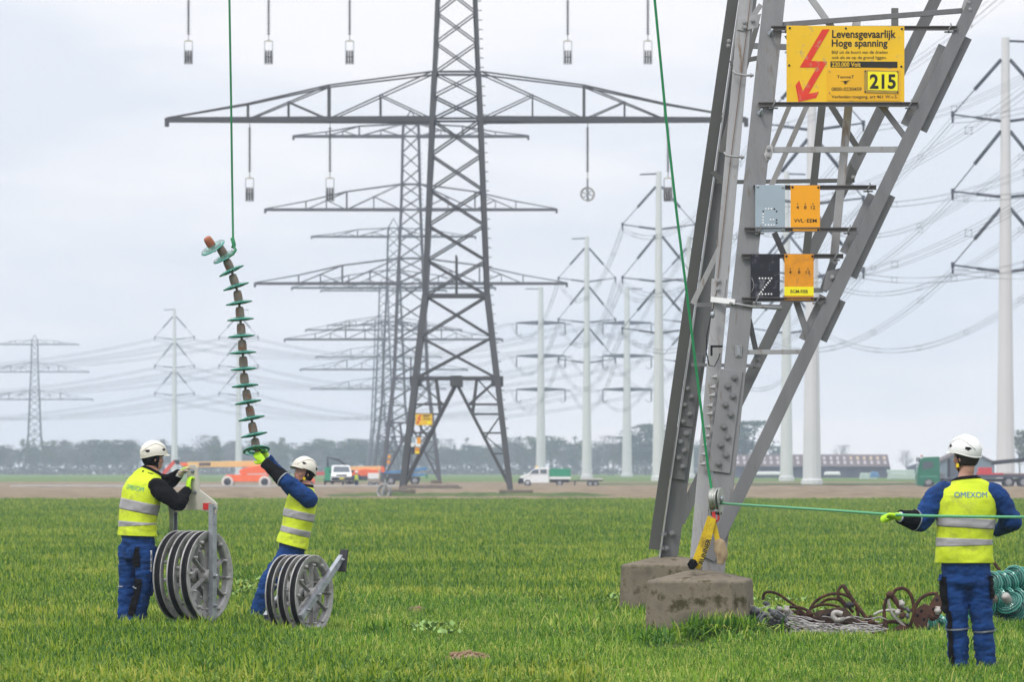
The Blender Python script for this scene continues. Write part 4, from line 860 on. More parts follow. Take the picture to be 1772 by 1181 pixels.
for s in (-1, 1): v.wheel(0, s * .82, .3, .18)
# boom lift, orange with a tan boom
p = W(430, 845, 480); p.z = 0; Q = lambda cx_, cy_: ((270 + cx_ / 7.704 - 430) / 20.5, (845 - 760 - cy_ / 7.704) / 20.5)
v = Veh('boom_lift', p, 0, 'orange boom lift with a long tan boom and pale tyres behind the two workers', 'boom lift')
L = lambda *pts: [Q(*q) for q in pts]
v.body('chassis', L((935, 490), (950, 480), (1480, 480), (1500, 500), (1500, 560), (1400, 575), (1040, 575), (930, 520)), 1.9, orange, None, .04)
v.body('turntable', L((1110, 450), (1120, 420), (1180, 390), (1400, 352), (1560, 350), (1640, 370), (1640, 455), (1560, 480), (1140, 480)), 1.6, orange, None, .06); v.body('counterweight', L((1570, 300), (1630, 300), (1640, 370), (1570, 370)), 1.5, darkmetal, None, .05)
v.body('cover_stripe', L((1220, 468), (1480, 460), (1480, 492), (1220, 492)), 1.7, M('grey_stripe', (.45, .45, .47), .5), None, .01)
bo = v.body('boom', L((420, 312), (1480, 292), (1500, 372), (420, 384)), .5, tan, None, .03); v.body('boom_panel', L((575, 320), (730, 317), (730, 362), (575, 365)), .56, M('dark_panel', (.13, .1, .08), .5), bo, .01); v.body('boom_head', L((310, 322), (425, 318), (425, 378), (350, 368)), .45, orange, None, .03)
v.body('jib', L((235, 285), (290, 295), (110, 490), (55, 520), (60, 470)), .35, M('red_jib_paint', (.62, .07, .04), .45), None, .03); v.body('jib_joint', L((230, 282), (310, 284), (310, 350), (270, 345)), .4, darkmetal, None, .02)
x0, z0 = Q(20, 560); bs = MB()
for sx in (-.5, .5):
    for sy in (-1, 1): bs.tube([(x0 + sx, sy * .8, z0), (x0 + sx, sy * .8, z0 + 1.1)], .03, 6)
for z in (0, .55, 1.1): bs.tube([(x0 - .5, -.8, z0 + z), (x0 + .5, -.8, z0 + z), (x0 + .5, .8, z0 + z), (x0 - .5, .8, z0 + z)], .03, 6, closed=True)
bs.box((x0, 0, z0), (1, 1.6, .05)); bs.xf(v.M); bs.build('basket', darkmetal, v.t)
for cx_ in (960, 1455):
    x, z = Q(cx_, 582)
    for s in (-1, 1): v.wheel(x, s * .95, .5, .36, paletyre, darkmetal)
# lift cluster behind the row of pylons
p = W(625, 842, 545); p.z = 0
v = Veh('boom_lift', p, 0, 'second orange and tan boom lift folded behind the lattice pylons', 'boom lift')
v.body('chassis', [(-1.6, .5), (1.6, .5), (1.6, .9), (-1.6, .9)], 1.9, darkmetal, None, .03); v.body('turntable', [(-1.2, .9), (1.7, .9), (1.6, 1.5), (.3, 1.6), (-.9, 1.35)], 1.5, orange, None, .05); v.body('boom', [(-2.5, 1.45), (1.9, 1.5), (1.9, 1.85), (-2.5, 1.8)], .5, tan, None, .03); v.body('boom_head', [(1.9, 1.2), (2.3, 1.3), (2.2, 1.8), (1.9, 1.85)], .5, orange, None, .03)
for x in (-1.1, 1.1):
    for s in (-1, 1): v.wheel(x, s * .9, .45, .34)
v.tube('lifting_arm', [(-3.2, .3, 1.6), (-3.25, .3, 2.7), (-2.2, .3, 2.45), (-1.4, .3, 1.9)], .1, darkmetal)
p = W(700, 842, 545); p.z = 0
v = Veh('boom_lift', p, 0, 'blue boom lift with its slender blue boom pointing right past the pylon leg', 'boom lift')
v.body('chassis', [(-1.8, .45), (1.5, .45), (1.5, .85), (-1.8, .85)], 1.8, darkmetal, None, .03); v.body('turntable', [(-1.7, .85), (.2, .85), (.1, 1.15), (-1.5, 1.15)], 1.3, darkmetal, None, .05); v.body('boom', [(-4.0, 1.08), (-.2, 1.24), (2.0, 1.52), (2.2, 1.55), (2.15, 1.75), (-.2, 1.42), (-4.0, 1.25)], .4, blue, None, .03); v.body('lower_boom', [(.2, .9), (2.0, .95), (2.0, 1.1), (.2, 1.1)], .4, blue, None, .02); v.body('boom_head', [(2.0, .7), (2.25, .7), (2.25, 1.1), (2.0, 1.1)], .4, M('green_head', (.06, .2, .08), .5), None, .02)
for x in (-1.3, 1.0):
    for s in (-1, 1): v.wheel(x, s * .85, .42, .32)
p = W(646, 842, 520); p.z = .0
v = Veh('generator_box', p, .1, 'white equipment box on small wheels in front of the second orange lift', 'equipment box')
v.box('housing', (0, 0, .95), (.95, .9, .5), white); v.box('frame', (0, 0, .5), (1.0, .9, .35), M('dull_frame', (.3, .27, .22), .7))
for s in (-.3, .3): v.wheel(s, -.4, .2, .15)
v.tube('warning_post', [(.5, -.3, 0), (.5, -.3, 1.9)], .05, M('orange_post', (.7, .3, .08), .5))
p = W(600, 843, 420); b = MB(); tag(None or thing('red_lift_part', W(530, 828, 560), 'small red and orange machine just right of the second worker, left of the van', 'machine'), None)
rt = [o for o in COL.objects if o.name == 'red_lift_part'][0]; rt.name = 'compact_loader'; WLOC['compact_loader'] = WLOC['red_lift_part']
b = MB(); pp = rt.location; b.box(pp + V((.7, 0, .45)), (2.2, 1.2, .35)); b.build('arm', M('red_arm', (.5, .09, .08), .5), rt, .03); b = MB(); b.box(pp + V((0, 0, -.3)), (1.7, 1.4, .6)); b.build('body', orange, rt, .05)
for sx in (-.5, .5):
    b = MB(); b.lathe([(0, -.15), (.28, -.15), (.3, 0), (.28, .15), (0, .15)], pp + V((sx, -.8, -.62)), (0, 1, 0), 16); b.build('wheel', tyre, rt)
# planks and scrap by the nearest complete pylon
woodm = M('grey_planks', (.20, .165, .14), .9, 0, .2, 2)
for (x0, x1, y, Y, lab) in ((690, 800, 846.5, 322, 'long grey timber beam lying left of the pylon leg base'), (745, 765, 838, 338, 'short stack of timber behind the nearest complete pylon')):
    a = W(x0, y, Y); c = W(x1, y - .5, Y); t = MB()
    for k in range(3): t.box((a + c) / 2 + V((0, k * .25, .05 + .1 * (k % 2))), ((c - a).length * (1 - .1 * k), .2, .1))
    o = t.build('timber_beam', woodm); tag(o, lab, 'timber')
for px_, py_, Y, lab in ((690, 852, 321, 'grey concrete slab at the left leg of the nearest complete pylon'), (893, 853, 322, 'grey concrete slab at the right leg of the nearest complete pylon')):
    c = W(px_, py_, Y); b = MB(); b.box(c, (1.7, 1.4, .3), Matrix.Rotation(.2, 3, 'Z')); tag(b.build('concrete_slab', concrete, None, .06), lab, 'slab')
# sheds
roofm = M('dark_tiled_roof', (.105, .075, .07), .8, 0, .15, .4); wallm = M('dark_barn_wall', (.055, .06, .085), .8, 0, .15, .3); greyw = M('blue_grey_cladding', (.16, .2, .25), .6, 0, .06, .5, stretch=(8, 8, .3))
skylm = M('roof_light_panel', (.36, .32, .34), .5)
Yb = 1010; k = Yb / FPX; t = thing('long_barn', (W(1395, 822, Yb).x, Yb, 0), 'long low dark barn with two rows of pale rooflights behind the white poles', 'barn')
X = lambda px_: (px_ - CX) * k
Z = lambda py_: CAMH + (HOR - py_) * k
b = MB(); b.box(((X(1235) + X(1541)) / 2, Yb + 6, Z(808) / 2), (X(1541) - X(1235), 11, Z(808))); wl = b.build('wall', wallm, t)
b = MB(); b.prism([(X(1240), Yb - .2, Z(808)), (X(1240), Yb + 6, Z(787)), (X(1240), Yb + 12.2, Z(808))], (X(1540) - X(1240), 0, 0)); rf = b.build('roof', roofm, t)
for row, (za, zb) in enumerate(((.18, .42), (.55, .78))):
    for i in range(25):
        xa = X(1252 + i * 11.6 + row * 0); y_ = lambda u: Yb - .2 + 6.2 * u - .05; z_ = lambda u: lerp(Z(808), Z(787), u) + .05
        b = MB(); b.prism([(xa, y_(za), z_(za)), (xa + .45, y_(za), z_(za)), (xa + .45, y_(zb), z_(zb)), (xa, y_(zb), z_(zb))], (0, .02, .04)); b.build('rooflight', skylm if not (row == 1 and i > 18) else M('amber_light_panel', (.42, .30, .17), .4) if i == 19 else bpy.data.materials['amber_light_panel'] if row == 1 and i > 19 else skylm, rf)
for i in range(9):
    xa = X(1290 + i * 26); b = MB(); b.box((xa, Yb + .46, Z(808) * .42), (1.6, .1, Z(808) * .8)); b.build('door', M('barn_door', (.035, .04, .06), .8) if i == 0 else bpy.data.materials['barn_door'], wl)
Yg = 760; k = Yg / FPX; t = thing('gabled_shed', (X(1672), Yg, 0), 'blue grey gabled shed behind the worker in the white helmet at right', 'shed')
b = MB(); b.prism([(X(1624), Yg, 0), (X(1721), Yg, 0), (X(1721), Yg, Z(803)), (X(1672), Yg, Z(779)), (X(1624), Yg, Z(803))], (0, 12, 0)); b.build('wall', greyw, t)
b = MB()
for xa, za, xb, zb in ((1620, 804.5, 1672, 779), (1672, 779, 1725, 804.5)): b.prism([(X(xa), Yg - .3, Z(za) + .02), (X(xb), Yg - .3, Z(zb) + .02), (X(xb), Yg - .3, Z(zb) + .25), (X(xa), Yg - .3, Z(za) + .25)], (0, 12.6, 0))
b.build('roof', roofm, t); b = MB(); b.box((X(1650), Yg - .05, Z(812)), (1.6, .1, 2.2)); b.build('door', wallm, t)
t = thing('dark_shed', (X(1612), 980, 0), 'low dark shed roof just left of the green truck cab', 'shed'); k = 980 / FPX
b = MB(); b.prism([(X(1575), 980, 0), (X(1640), 980, 0), (X(1640), 980, Z(808)), (X(1603), 980, Z(799)), (X(1575), 980, Z(808))], (0, 8, 0)); b.build('wall', wallm, t)
# wrapped bales in stacks, each bale a thing
balem = M('pale_green_wrap', (.44, .52, .46), .4, 0, .12, 1.5); Yq = 800; k = Yq / FPX
bale = None
for (xa, n_, rows) in ((1487, 5, 2), (1535, 8, 3)):
    for r_ in range(rows):
        for i in range(n_):
            c = V((X(xa + 3 + i * 6.0 + (r_ % 2) * 1.5), Yq + (r_ * .3), .32 + r_ * .47))
            lab = 'pale green wrapped bale stacked in front of the %s' % ('long barn' if n_ == 5 else 'low dark shed left of the truck'); grp = 'wrapped bales in the %s stack' % ('smaller' if n_ == 5 else 'larger')
            if bale is None:
                b = MB(); b.box((0, 0, 0), (.47, .8, .44)); bale = b.build('wrapped_bale', balem, None, .07); bale.location = c; tag(bale, lab, 'bale', grp)
            else: copy_tree(bale, c, lab, grp)
b = MB(); b.prism([W(1505, 827, 795), W(1522, 827, 795), W(1520, 818, 795), W(1508, 817, 795)], (0, 1.2, 0)); o = b.build('blue_cover', M('blue_sheet', (.08, .22, .42), .5), None, .1); o.name = 'covered_heap'; tag(o, 'small blue sheeted heap between the pale bale stacks', 'heap')
for xa, xb, Y, mt, lab in ((1300, 1352, 900, white, 'long white covered heap left of the widest white pole'), (1426, 1455, 900, white, 'white sheet covered heap right of the widest white pole')):
    b = MB(); b.prism([W(xa, 823, Y), W(xb, 823, Y), W(xb - 2, 817, Y), W(xa + 3, 817, Y)], (0, 2, 0)); tag(b.build('covered_heap', mt, None, .15), lab, 'heap')
# green truck with flatbed, facing left
p = W(1640, 846, 480); p.z = 0; S_ = 20.5; U = lambda px_: (1640 - px_) / S_; H = lambda py_: (846 - py_) / S_
v = Veh('flatbed_truck', p, math.pi, 'green lorry cab with a long dark flatbed and folded crane, behind the right hand worker', 'lorry')
cab = v.body('cab', [(U(1586), H(842)), (U(1585), H(822)), (U(1588), H(808)), (U(1592), H(796)), (U(1598), H(793)), (U(1624), H(792)), (U(1625), H(838)), (U(1613), H(838)), (U(1611), H(833)), (U(1605), H(831)), (U(1599), H(834)), (U(1597), H(843))], 2.2, tgreen, None, .05)
for s in (-1, 1):
    v.quad('side_window', [(U(1594), s * 1.1, H(814)), (U(1613), s * 1.1, H(811)), (U(1613), s * 1.1, H(801)), (U(1596), s * 1.1, H(801))], glass, cab, .04); v.quad('door_seam', [(U(1590), s * 1.1, H(827)), (U(1622), s * 1.1, H(827)), (U(1622), s * 1.1, H(826)), (U(1590), s * 1.1, H(826))], M('pale_green_line', (.12, .4, .26), .4), cab, .03); v.box('mirror', (U(1588.5), s * 1.2, H(797)), (.12, .2, .35), black, cab)
v.quad('windscreen', [(U(1587) + .03, -1, H(812)), (U(1587) + .03, 1, H(812)), (U(1592) + .03, .95, H(798)), (U(1592) + .03, -.95, H(798))], glass, cab, .04); v.box('beacon', (U(1595), 0, H(791)), (.16, .16, .16), M('red_beacon', (.6, .08, .04), .4), cab)
v.box('chassis', ((U(1625) + U(1800)) / 2, 0, H(833)), (abs(U(1625) - U(1800)), .9, .3), darkmetal); dk = v.box('flatbed', ((U(1690) + U(1800)) / 2, 0, H(826)), (abs(U(1690) - U(1800)), 2.2, .25), M('dark_flatbed', (.06, .06, .085), .6)); v.box('exhaust_stack', (U(1641), .6, H(812)), (.25, .3, 1.6), darkmetal); v.box('tank', (U(1632), -.9, H(828)), (.5, .4, .7), rimm)
v.box('timber_load', ((U(1700) + U(1800)) / 2, 0, H(822.5)), (abs(U(1700) - U(1800)), 1.6, .14), M('brown_load', (.22, .13, .09), .8)); v.box('red_pack', (U(1704), 0, H(816)), (1.1, 1.5, .5), red); v.box('red_pack', (U(1712), 0, H(822)), (2.2, 1.7, .16), red)
v.bar('crane_boom', (U(1715), 0, H(803)), (U(1800), 0, H(795)), .35, .35, darkmetal); v.bar('crane_post', (U(1795), 0, H(826)), (U(1795), 0, H(796)), .4, .4, darkmetal)
v.wheel(U(1605), -.9, .52, .35); v.wheel(U(1605), .9, .52, .35)
for px_ in (1744, 1770, 1790):
    for s in (-1, 1): v.wheel(U(px_), s * .9, .48, .35)
# ------------------------------------------------------------------ people
skinm = M('skin', (.46, .25, .18), .55, 0, .08, 14, (.42, .19, .14), (9, .5, .66)); hivis = M('hi_vis_yellow_cloth', (.56, .68, .03), .75, 0, .08, 5, (.30, .32, .06), (5, .52, .74), .25, 30, .2)
bluec = M('royal_blue_workwear', (.007, .042, .165), .85, 0, .25, 9, (.008, .026, .09), (8, .52, .7), .3, 60, .2); blackc = M('black_workwear', (.007, .007, .008), .9, 0, .25, 12, None, (3, .5, .6), .3, 70, .08)
tapem = M('silver_reflective_tape', (.33, .32, .33), .45, .1, .08, 16, (.27, .26, .27), (11, .55, .7)); helm = M('white_helmet_shell', (.74, .74, .72), .3, 0, .03, 4); helm2 = M('cream_helmet_shell', (.66, .63, .55), .35, 0, .05, 9, (.42, .39, .33), (14, .62, .78))
glovey = M('lime_glove', (.42, .72, .015), .7, 0, .1, 22, (.24, .36, .03), (16, .6, .75)); glovet = M('worn_leather_glove', (.42, .36, .27), .8, 0, .2, 18, (.16, .13, .10), (20, .52, .66)); cuffm = M('white_cuff', (.7, .7, .68), .7)
hairm = M('dark_hair', (.02, .014, .011), .7, 0, .3, 60); eyew = M('eye_white', (.7, .68, .65), .3); lipm = M('lips', (.36, .14, .11), .5); piping = M('grey_piping', (.27, .29, .32), .5, .1)
logob = M('logo_blue', (.03, .12, .36), .6); logog = M('logo_green', (.02, .30, .22), .6); bootm = M('black_boot', (.02, .018, .016), .6, 0, .3, 12)
def cat(a, b, c, d, u):
    return .5 * ((2 * b) + (c - a) * u + (2 * a - 5 * b + 4 * c - d) * u * u + (3 * b - a - 3 * c + d) * u ** 3)
class Loft:
    def __init__(s, rows, side, p=1.0):
        s.r = rows; s.n = len(rows); s.side = side; s.p = p
    def row(s, t):
        t = min(max(t, 0), s.n - 1 - 1e-6); i = int(t); u = t - i; g = lambda k: s.r[min(max(k, 0), s.n - 1)]
        q = [g(i - 1), g(i), g(i + 1), g(i + 2)]
        c = cat(*[V(x[0]) for x in q], u); rx = cat(*[x[1] for x in q], u); ry = cat(*[x[2] for x in q], u)
        sd_ = s.side if isinstance(s.side, V) else s.side[0].lerp(s.side[1], t / (s.n - 1)); return c, rx, ry, sd_
    def frame(s, t):
        e = .04; a = s.row(t - e)[0]; b = s.row(t + e)[0]; tg = (b - a).normalized(); c, rx, ry, sd_ = s.row(t); sd_ = (sd_ - tg * tg.dot(sd_)).normalized(); return c, rx, ry, sd_, tg.cross(sd_)
    def pt(s, t, a, off=0, disp=None, fr=None):
        c, rx, ry, sd_, n = fr or s.frame(t); ca, sa = math.cos(a), math.sin(a)
        if s.p != 1: ca = math.copysign(abs(ca) ** s.p, ca); sa = math.copysign(abs(sa) ** s.p, sa)
        d = sd_ * ca * (rx + off) + n * sa * (ry + off); p = c + d
        if disp: p += d.normalized() * disp(p)
        return p
    def tube(s, mb, t0=0, t1=None, nt=24, na=28, off=0, disp=None, m=0):
        t1 = s.n - 1 if t1 is None else t1; vs = []
        for i in range(nt + 1):
            fr = s.frame(lerp(t0, t1, i / nt)); vs += [s.pt(0, 2 * math.pi * j / na, off, disp, fr) for j in range(na)]
        fs = [(i * na + j, i * na + (j + 1) % na, (i + 1) * na + (j + 1) % na, (i + 1) * na + j) for i in range(nt) for j in range(na)]
        fs += [tuple(range(na))[::-1], tuple(range(nt * na, nt * na + na))]; return mb.add(vs, fs, m, True)
    def patch(s, mb, t0, t1, a0, a1, off=.008, nt=12, na=10, disp=None, th=.004, m=0):
        vs = []
        for o in (off, off - th):
            for i in range(nt + 1):
                fr = s.frame(lerp(t0, t1, i / nt)); vs += [s.pt(0, lerp(a0, a1, j / na), o, disp, fr) for j in range(na + 1)]
        w_ = na + 1; q = (nt + 1) * w_; fs = []
        for i in range(nt):
            for j in range(na):
                a = i * w_ + j; fs += [(a, a + 1, a + w_ + 1, a + w_), (q + a, q + a + w_, q + a + w_ + 1, q + a + 1)]
        ed = [j for j in range(w_)] + [i * w_ + na for i in range(1, nt + 1)] + [nt * w_ + j for j in range(na - 1, -1, -1)] + [i * w_ for i in range(nt - 1, 0, -1)]
        for a, b_ in zip(ed, ed[1:] + ed[:1]): fs.append((a, q + a, q + b_, b_))
        return mb.add(vs, fs, m, True)
def wrinkle(amp, seed, fx=7, fz=13):
    def f(p):
        q = V((p.x * fx + seed, p.y * fx, p.z * fz)); n_ = noise.noise(q) + .55 * (1 - 2 * abs(noise.noise(q * 1.9 + V((5, 0, 0))))); return amp * n_
    return f
def capsule(mb, p, q, r0, r1, n=10):
    mb.tube([p, lerp(p, q, .5), q], [r0, (r0 + r1) / 2, r1], n); mb.ell(p, r0 * 1.0, None, 10, 6); mb.ell(q, r1 * 1.0, None, 10, 6)
def hand(mb, wr, f, n, th, curl=.9, k=1.0, d=0.0, thc=.6):
    """palm, five separate fingers, thumb from the side; f finger direction, n palm facing, th = +1/-1 thumb side; d grows the radii"""
    f = f.normalized(); n = (n - f * f.dot(n)).normalized(); s = f.cross(n) * th
    kn = wr + f * .092 * k
    L = Loft([(wr - f * .02, .028 * k + d, .022 * k + d), (wr + f * .02 * k, .034 * k + d, .021 * k + d), (wr + f * .06 * k, .042 * k + d, .018 * k + d), (kn, .042 * k + d, .016 * k + d)], s); L.tube(mb, nt=10, na=16)
    for i, (o, ln) in enumerate(((.031, .074), (.011, .082), (-.010, .077), (-.029, .060))):
        p = kn + s * o * k; a = .25 * curl + .06 * i; seg = [ln * .45 * k, ln * .32 * k, ln * .23 * k]; r = .0094 * k + d
        for j, sl_ in enumerate(seg):
            dr = f * math.cos(a) + n * math.sin(a); q = p + dr * sl_; capsule(mb, p, q, r, r * .93, 8); p = q; r *= .93; a += curl * (.95 if j == 0 else .75)
    p = wr + f * .03 * k + s * .036 * k; dr = (f * .62 + s * .62 + n * .35 * thc).normalized(); q = p + dr * .042 * k; capsule(mb, p, q, .0125 * k + d, .011 * k + d, 8)
    dr = (f * .8 + n * thc + s * .1).normalized(); q2 = q + dr * .032 * k; capsule(mb, q, q2, .011 * k + d, .0095 * k + d, 8)
def person(base, label, S):
    t = thing('person', base, label, 'person'); sd = S['seed']; UP = V((0, 0, 1)); k = S.get('k', 1)
    f = S['fwd'].normalized(); side = f.cross(UP).normalized(); ssh = S.get('side_sh', side)
    sk, hf = S['skull'], S['hf'].normalized(); hs = hf.cross(UP).normalized(); hu = hs.cross(hf).normalized(); HR = Matrix((hs, hf, hu)).transposed()
    H = lambda x, y, z: sk + HR @ V((x, y, z))
    # torso
    pel, mid, ch, shc, nk = S['spine']
    hem = S.get('hem', pel); vr = S.get('vr', 1)
    torso = Loft([(hem, .218 * vr, .155 * vr), (lerp(hem, mid, .5), .212 * vr, .15 * vr), (mid, .208 * vr, .146 * vr), (ch, .225 * vr, .150 * vr), (lerp(ch, shc, .6), .222 * vr, .138 * vr), (shc, .185 * vr, .108 * vr), (lerp(shc, nk, .55), .125 * vr, .088 * vr), (nk, .082, .074)], (side, ssh), .86)
    wv = wrinkle(.012, sd, 6, 9); b = MB(); torso.tube(b, 0, 6.9, 60, 56, 0, wv); vest = b.build('vest', hivis, t)
    for t0, t1b in S.get('bands'):
        b = MB(); torso.tube(b, t0, t1b, 8, 56, .003, wv); b.build('reflective_band', tapem, vest)
    # body: head, neck, trunk, limbs and hands as one skin
    b = MB(); b.ell(H(0, -.008, .015), (.076, .096, .108), HR, 20, 14); b.ell(H(0, .03, -.055), (.058, .064, .066), HR, 16, 10); b.ell(H(0, .062, -.092), (.03, .03, .026), HR); b.ell(H(0, .094, -.022), (.0125, .017, .024), HR); b.ell(H(0, .103, -.036), (.016, .013, .012), HR); b.ell(H(0, .082, .022), (.05, .016, .014), HR)
    b.ell(H(0, .088, -.066), (.024, .012, .011), HR)
    for s in (-1, 1): b.ell(H(s * .078, -.005, -.012), (.011, .02, .032), HR); b.ell(H(s * .043, .06, -.03), (.026, .026, .026), HR)
    Loft([(H(0, -.015, -.03), .058, .062), (H(0, -.02, -.09), .056, .06), (lerp(H(0, -.02, -.09), nk, .7), .058, .06), (nk - UP * .03, .075, .07)], hs).tube(b, nt=10, na=18)
    Loft([(pel - UP * .05, .15, .11), (mid, .16, .11), (ch, .18, .115), (shc, .14, .085), (nk, .06, .055)], (side, ssh)).tube(b, nt=16)
    arms = S['arms']; legs = S['legs']
    for A in arms: capsule(b, A['sh'], A['el'], .045, .036); capsule(b, A['el'], A['wr'], .036, .026); hand(b, A['wr'], A['f'], A['n'], A['th'], A.get('curl', .9), k, -.0025, A.get('thc', .6))
    for Lg in legs: capsule(b, Lg['hip'], Lg['kn'], .075, .052); capsule(b, Lg['kn'], Lg['an'], .05, .036); capsule(b, Lg['an'], Lg['an'] + Lg['toe'] * .13 - UP * .06, .035, .03)
    body = remesh(b, .0085, 'body', skinm, t, 3)
    for s in (-1, 1):
        b = MB(); b.ell(H(s * .031, .083, .001), (.013, .009, .007), HR, 10, 6); e = b.build('eye', eyew, t)
        b = MB(); b.ell(H(s * .031, .0905, .001), (.006, .003, .006), HR, 8, 6); b.build('iris', hairm, e)
        b = MB(); b.tube([H(s * .016, .092, .021), H(s * .034, .09, .025), H(s * .05, .078, .02)], [.003, .004, .002], 6); b.build('eyebrow', hairm, t)
    b = MB(); b.ell(H(0, .096, -.068), (.021, .005, .004), HR, 10, 6); b.build('mouth', lipm, t)
    # hair / hood patch over the back of the head
    b = MB(); n1_, n2_ = 24, 12; vs = []
    a0, a1 = S.get('hair', (math.radians(165), math.radians(375))); zlo = S.get('hair_lo', -.62)
    for i in range(n2_ + 1):
        e = lerp(zlo, 1.2, i / n2_)
        for j in range(n1_ + 1):
            a = lerp(a0, a1, j / n1_); vs.append(H(.084 * math.cos(e) * math.cos(a), -.01 + .103 * math.cos(e) * math.sin(a), .012 + .112 * math.sin(e)))
    b.add(vs, [(i * (n1_ + 1) + j, i * (n1_ + 1) + j + 1, (i + 1) * (n1_ + 1) + j + 1, (i + 1) * (n1_ + 1) + j) for i in range(n2_) for j in range(n1_)], 0, True)
    o = b.build(S.get('hair_name', 'hair'), S.get('hair_m', hairm), t); sm = o.modifiers.new('th', 'SOLIDIFY'); sm.thickness = .012; sm.offset = 0
    # helmet
    hc = (0, .004, .045); rs, rf_, ru = .118, .138, .128
    def e0(a):
        s_ = math.sin(a); return -.02 - .10 * abs(math.cos(a)) - (.34 * (-s_) ** 1.3 if s_ < 0 else 0) + (.02 if s_ > .5 else 0)
    def dome(a, e, off=0):
        bump = 0
        x = math.cos(e) * math.cos(a)
        for cx_ in (0, .38, -.38): bump += .005 * math.exp(-((x - cx_) / .07) ** 2) * (1 if e > .25 else max(0, e / .25))
        return H(hc[0] + (rs + off + bump) * math.cos(e) * math.cos(a), hc[1] + (rf_ + off + bump) * math.cos(e) * math.sin(a), hc[2] + (ru + off + bump) * math.sin(e))
    b = MB(); na, ne = 40, 16; vs = []
    for i in range(ne + 1):
        for j in range(na):
            a = 2 * math.pi * j / na; e = lerp(e0(a), math.pi / 2 - .001, i / ne); vs.append(dome(a, e))
    fs = [(i * na + j, i * na + (j + 1) % na, (i + 1) * na + (j + 1) % na, (i + 1) * na + j) for i in range(ne) for j in range(na)]
    fs.append(tuple(ne * na + j for j in range(na)))
    b.add(vs, fs, 0, True); rim = [dome(2 * math.pi * j / na, e0(2 * math.pi * j / na), .003) for j in range(na)]; b.tube(rim, .0055, 6, closed=True)
    # peak
    pk = []; 
    for j in range(15):
        a = lerp(math.radians(35), math.radians(145), j / 14); p = dome(a, e0(a), .0); q = p + HR @ V((math.cos(a) * .012, .034 * math.sin((j / 14) * math.pi) ** .7, -.012)); pk += [p, q, q - hu * .006, p - hu * .006]
    b.add(pk, [(4 * j + i, 4 * j + (i + 1) % 4, 4 * (j + 1) + (i + 1) % 4, 4 * (j + 1) + i) for j in range(14) for i in range(4)], 0, True)
    he = b.build('helmet', S.get('helm', helm), t); sm = he.modifiers.new('th', 'SOLIDIFY'); sm.thickness = .004; sm.offset = -1
    for s in (0, 1):
        base_a = math.radians(0) if s == 0 else math.pi
        for (da, ea, w1, h1) in ((-.75, .16, .24, .11), (.62, .30, .2, .1)):
            sg = 1 if s == 0 else -1; ac = base_a + sg * da
            b = MB(); pts = [dome(ac - sg * w1, ea + h1 * .2, .0045), dome(ac, ea - h1, .0045), dome(ac + sg * w1 * .8, ea - h1 * .2, .0045), dome(ac + sg * w1 * .7, ea + h1, .0045), dome(ac - sg * w1 * .2, ea + h1 * .9, .0045)]
            c_ = sum(pts, V()) / len(pts); nn = (c_ - H(*hc)).normalized() * .006; b.prism([p - nn for p in pts], nn); b.build('vent', black, he)
        # raised side rib and strap
        b = MB(); sg = 1 if s == 0 else -1; b.tube([dome(base_a + sg * da, lerp(.12, .85, math.sin((da + 1.2) / 2.4 * math.pi)), .002) for da in [(-1.2 + .2 * i) for i in range(13)]], .005, 6); b.build('rib', S.get('helm', helm), he)
        b = MB(); q = [dome(base_a + sg * .15, e0(base_a) - .02, -.012), H((1 if s == 0 else -1) * .074, .01, -.035), H((1 if s == 0 else -1) * .062, .03, -.085), H((1 if s == 0 else -1) * .02, .045, -.125)]; b.tube(q, .0055, 6); q2 = [dome(base_a - sg * .8, e0(base_a - sg * .8) , -.012), H((1 if s == 0 else -1) * .07, -.02, -.06), q[2]]; b.tube(q2, .0045, 6); b.build('chin_strap', S.get('strap', black), he)
        b = MB(); b.box(H((1 if s == 0 else -1) * .068, .022, -.07), (.014, .024, .03), HR); b.build('buckle', yellow if S.get('ybuckle', True) else black, he)
    # jacket (collar + both sleeves) and gloves
    b = MB(); jm = S['jacket_m']
    Loft([(lerp(hem, mid, .3), .19 * vr, .13 * vr), (mid, .19 * vr, .128 * vr), (ch, .205 * vr, .132 * vr), (shc, .168 * vr, .095 * vr), (nk - UP * .01, .078, .074),], (side, ssh)).tube(b, nt=36, na=32)
    sl_ = []
    for A in arms:
        sh, el, wr = A['sh'], A['el'], A['wr']; ax = (el - sh).cross(wr - el); ax = ax.normalized() if ax.length > 1e-3 else f; A['_ax'] = ax
        inn = lerp(shc, sh, .55) - UP * .03
        L = Loft([(inn, .085, .09), (lerp(inn, sh, .8), .098, .102), (lerp(sh, el, .3), .090, .094), (lerp(sh, el, .7), .080, .084), (el, .072, .074), (lerp(el, wr, .3), .066, .068), (lerp(el, wr, .75), .049, .05), (lerp(el, wr, .97), .043, .044)], ax); sl_.append(L); L.tube(b, nt=44, na=22)
    wj = wrinkle(.011, sd + 3, 9, 16); jk = remesh(b, .011, 'jacket', jm, t, 2, wj)
    for L, A in zip(sl_, arms):
        if A.get('panel'):
            b = MB(); t0, t1, a0_, a1_ = A['panel']; L.patch(b, t0, t1, a0_, a1_, .011, 26, 14, wj); b.build('forearm_panel', blackc, jk)
        if A.get('pipe'):
            b = MB(); tt = A['pipe']; L.patch(b, tt, tt + .09, 0, 2 * math.pi, .0125, 2, 24, wj); b.build('piping', piping, jk)
        b = MB(); hand(b, A['wr'], A['f'], A['n'], A['th'], A.get('curl', .9), k * 1.03, .0025, A.get('thc', .6)); fa = (A['el'] - A['wr']).normalized(); capsule(b, A['wr'] + fa * .03, A['wr'] - fa * .02, .036, .031, 12)
        gl = remesh(b, .0052, 'glove', A.get('gm', glovey), t, 1)
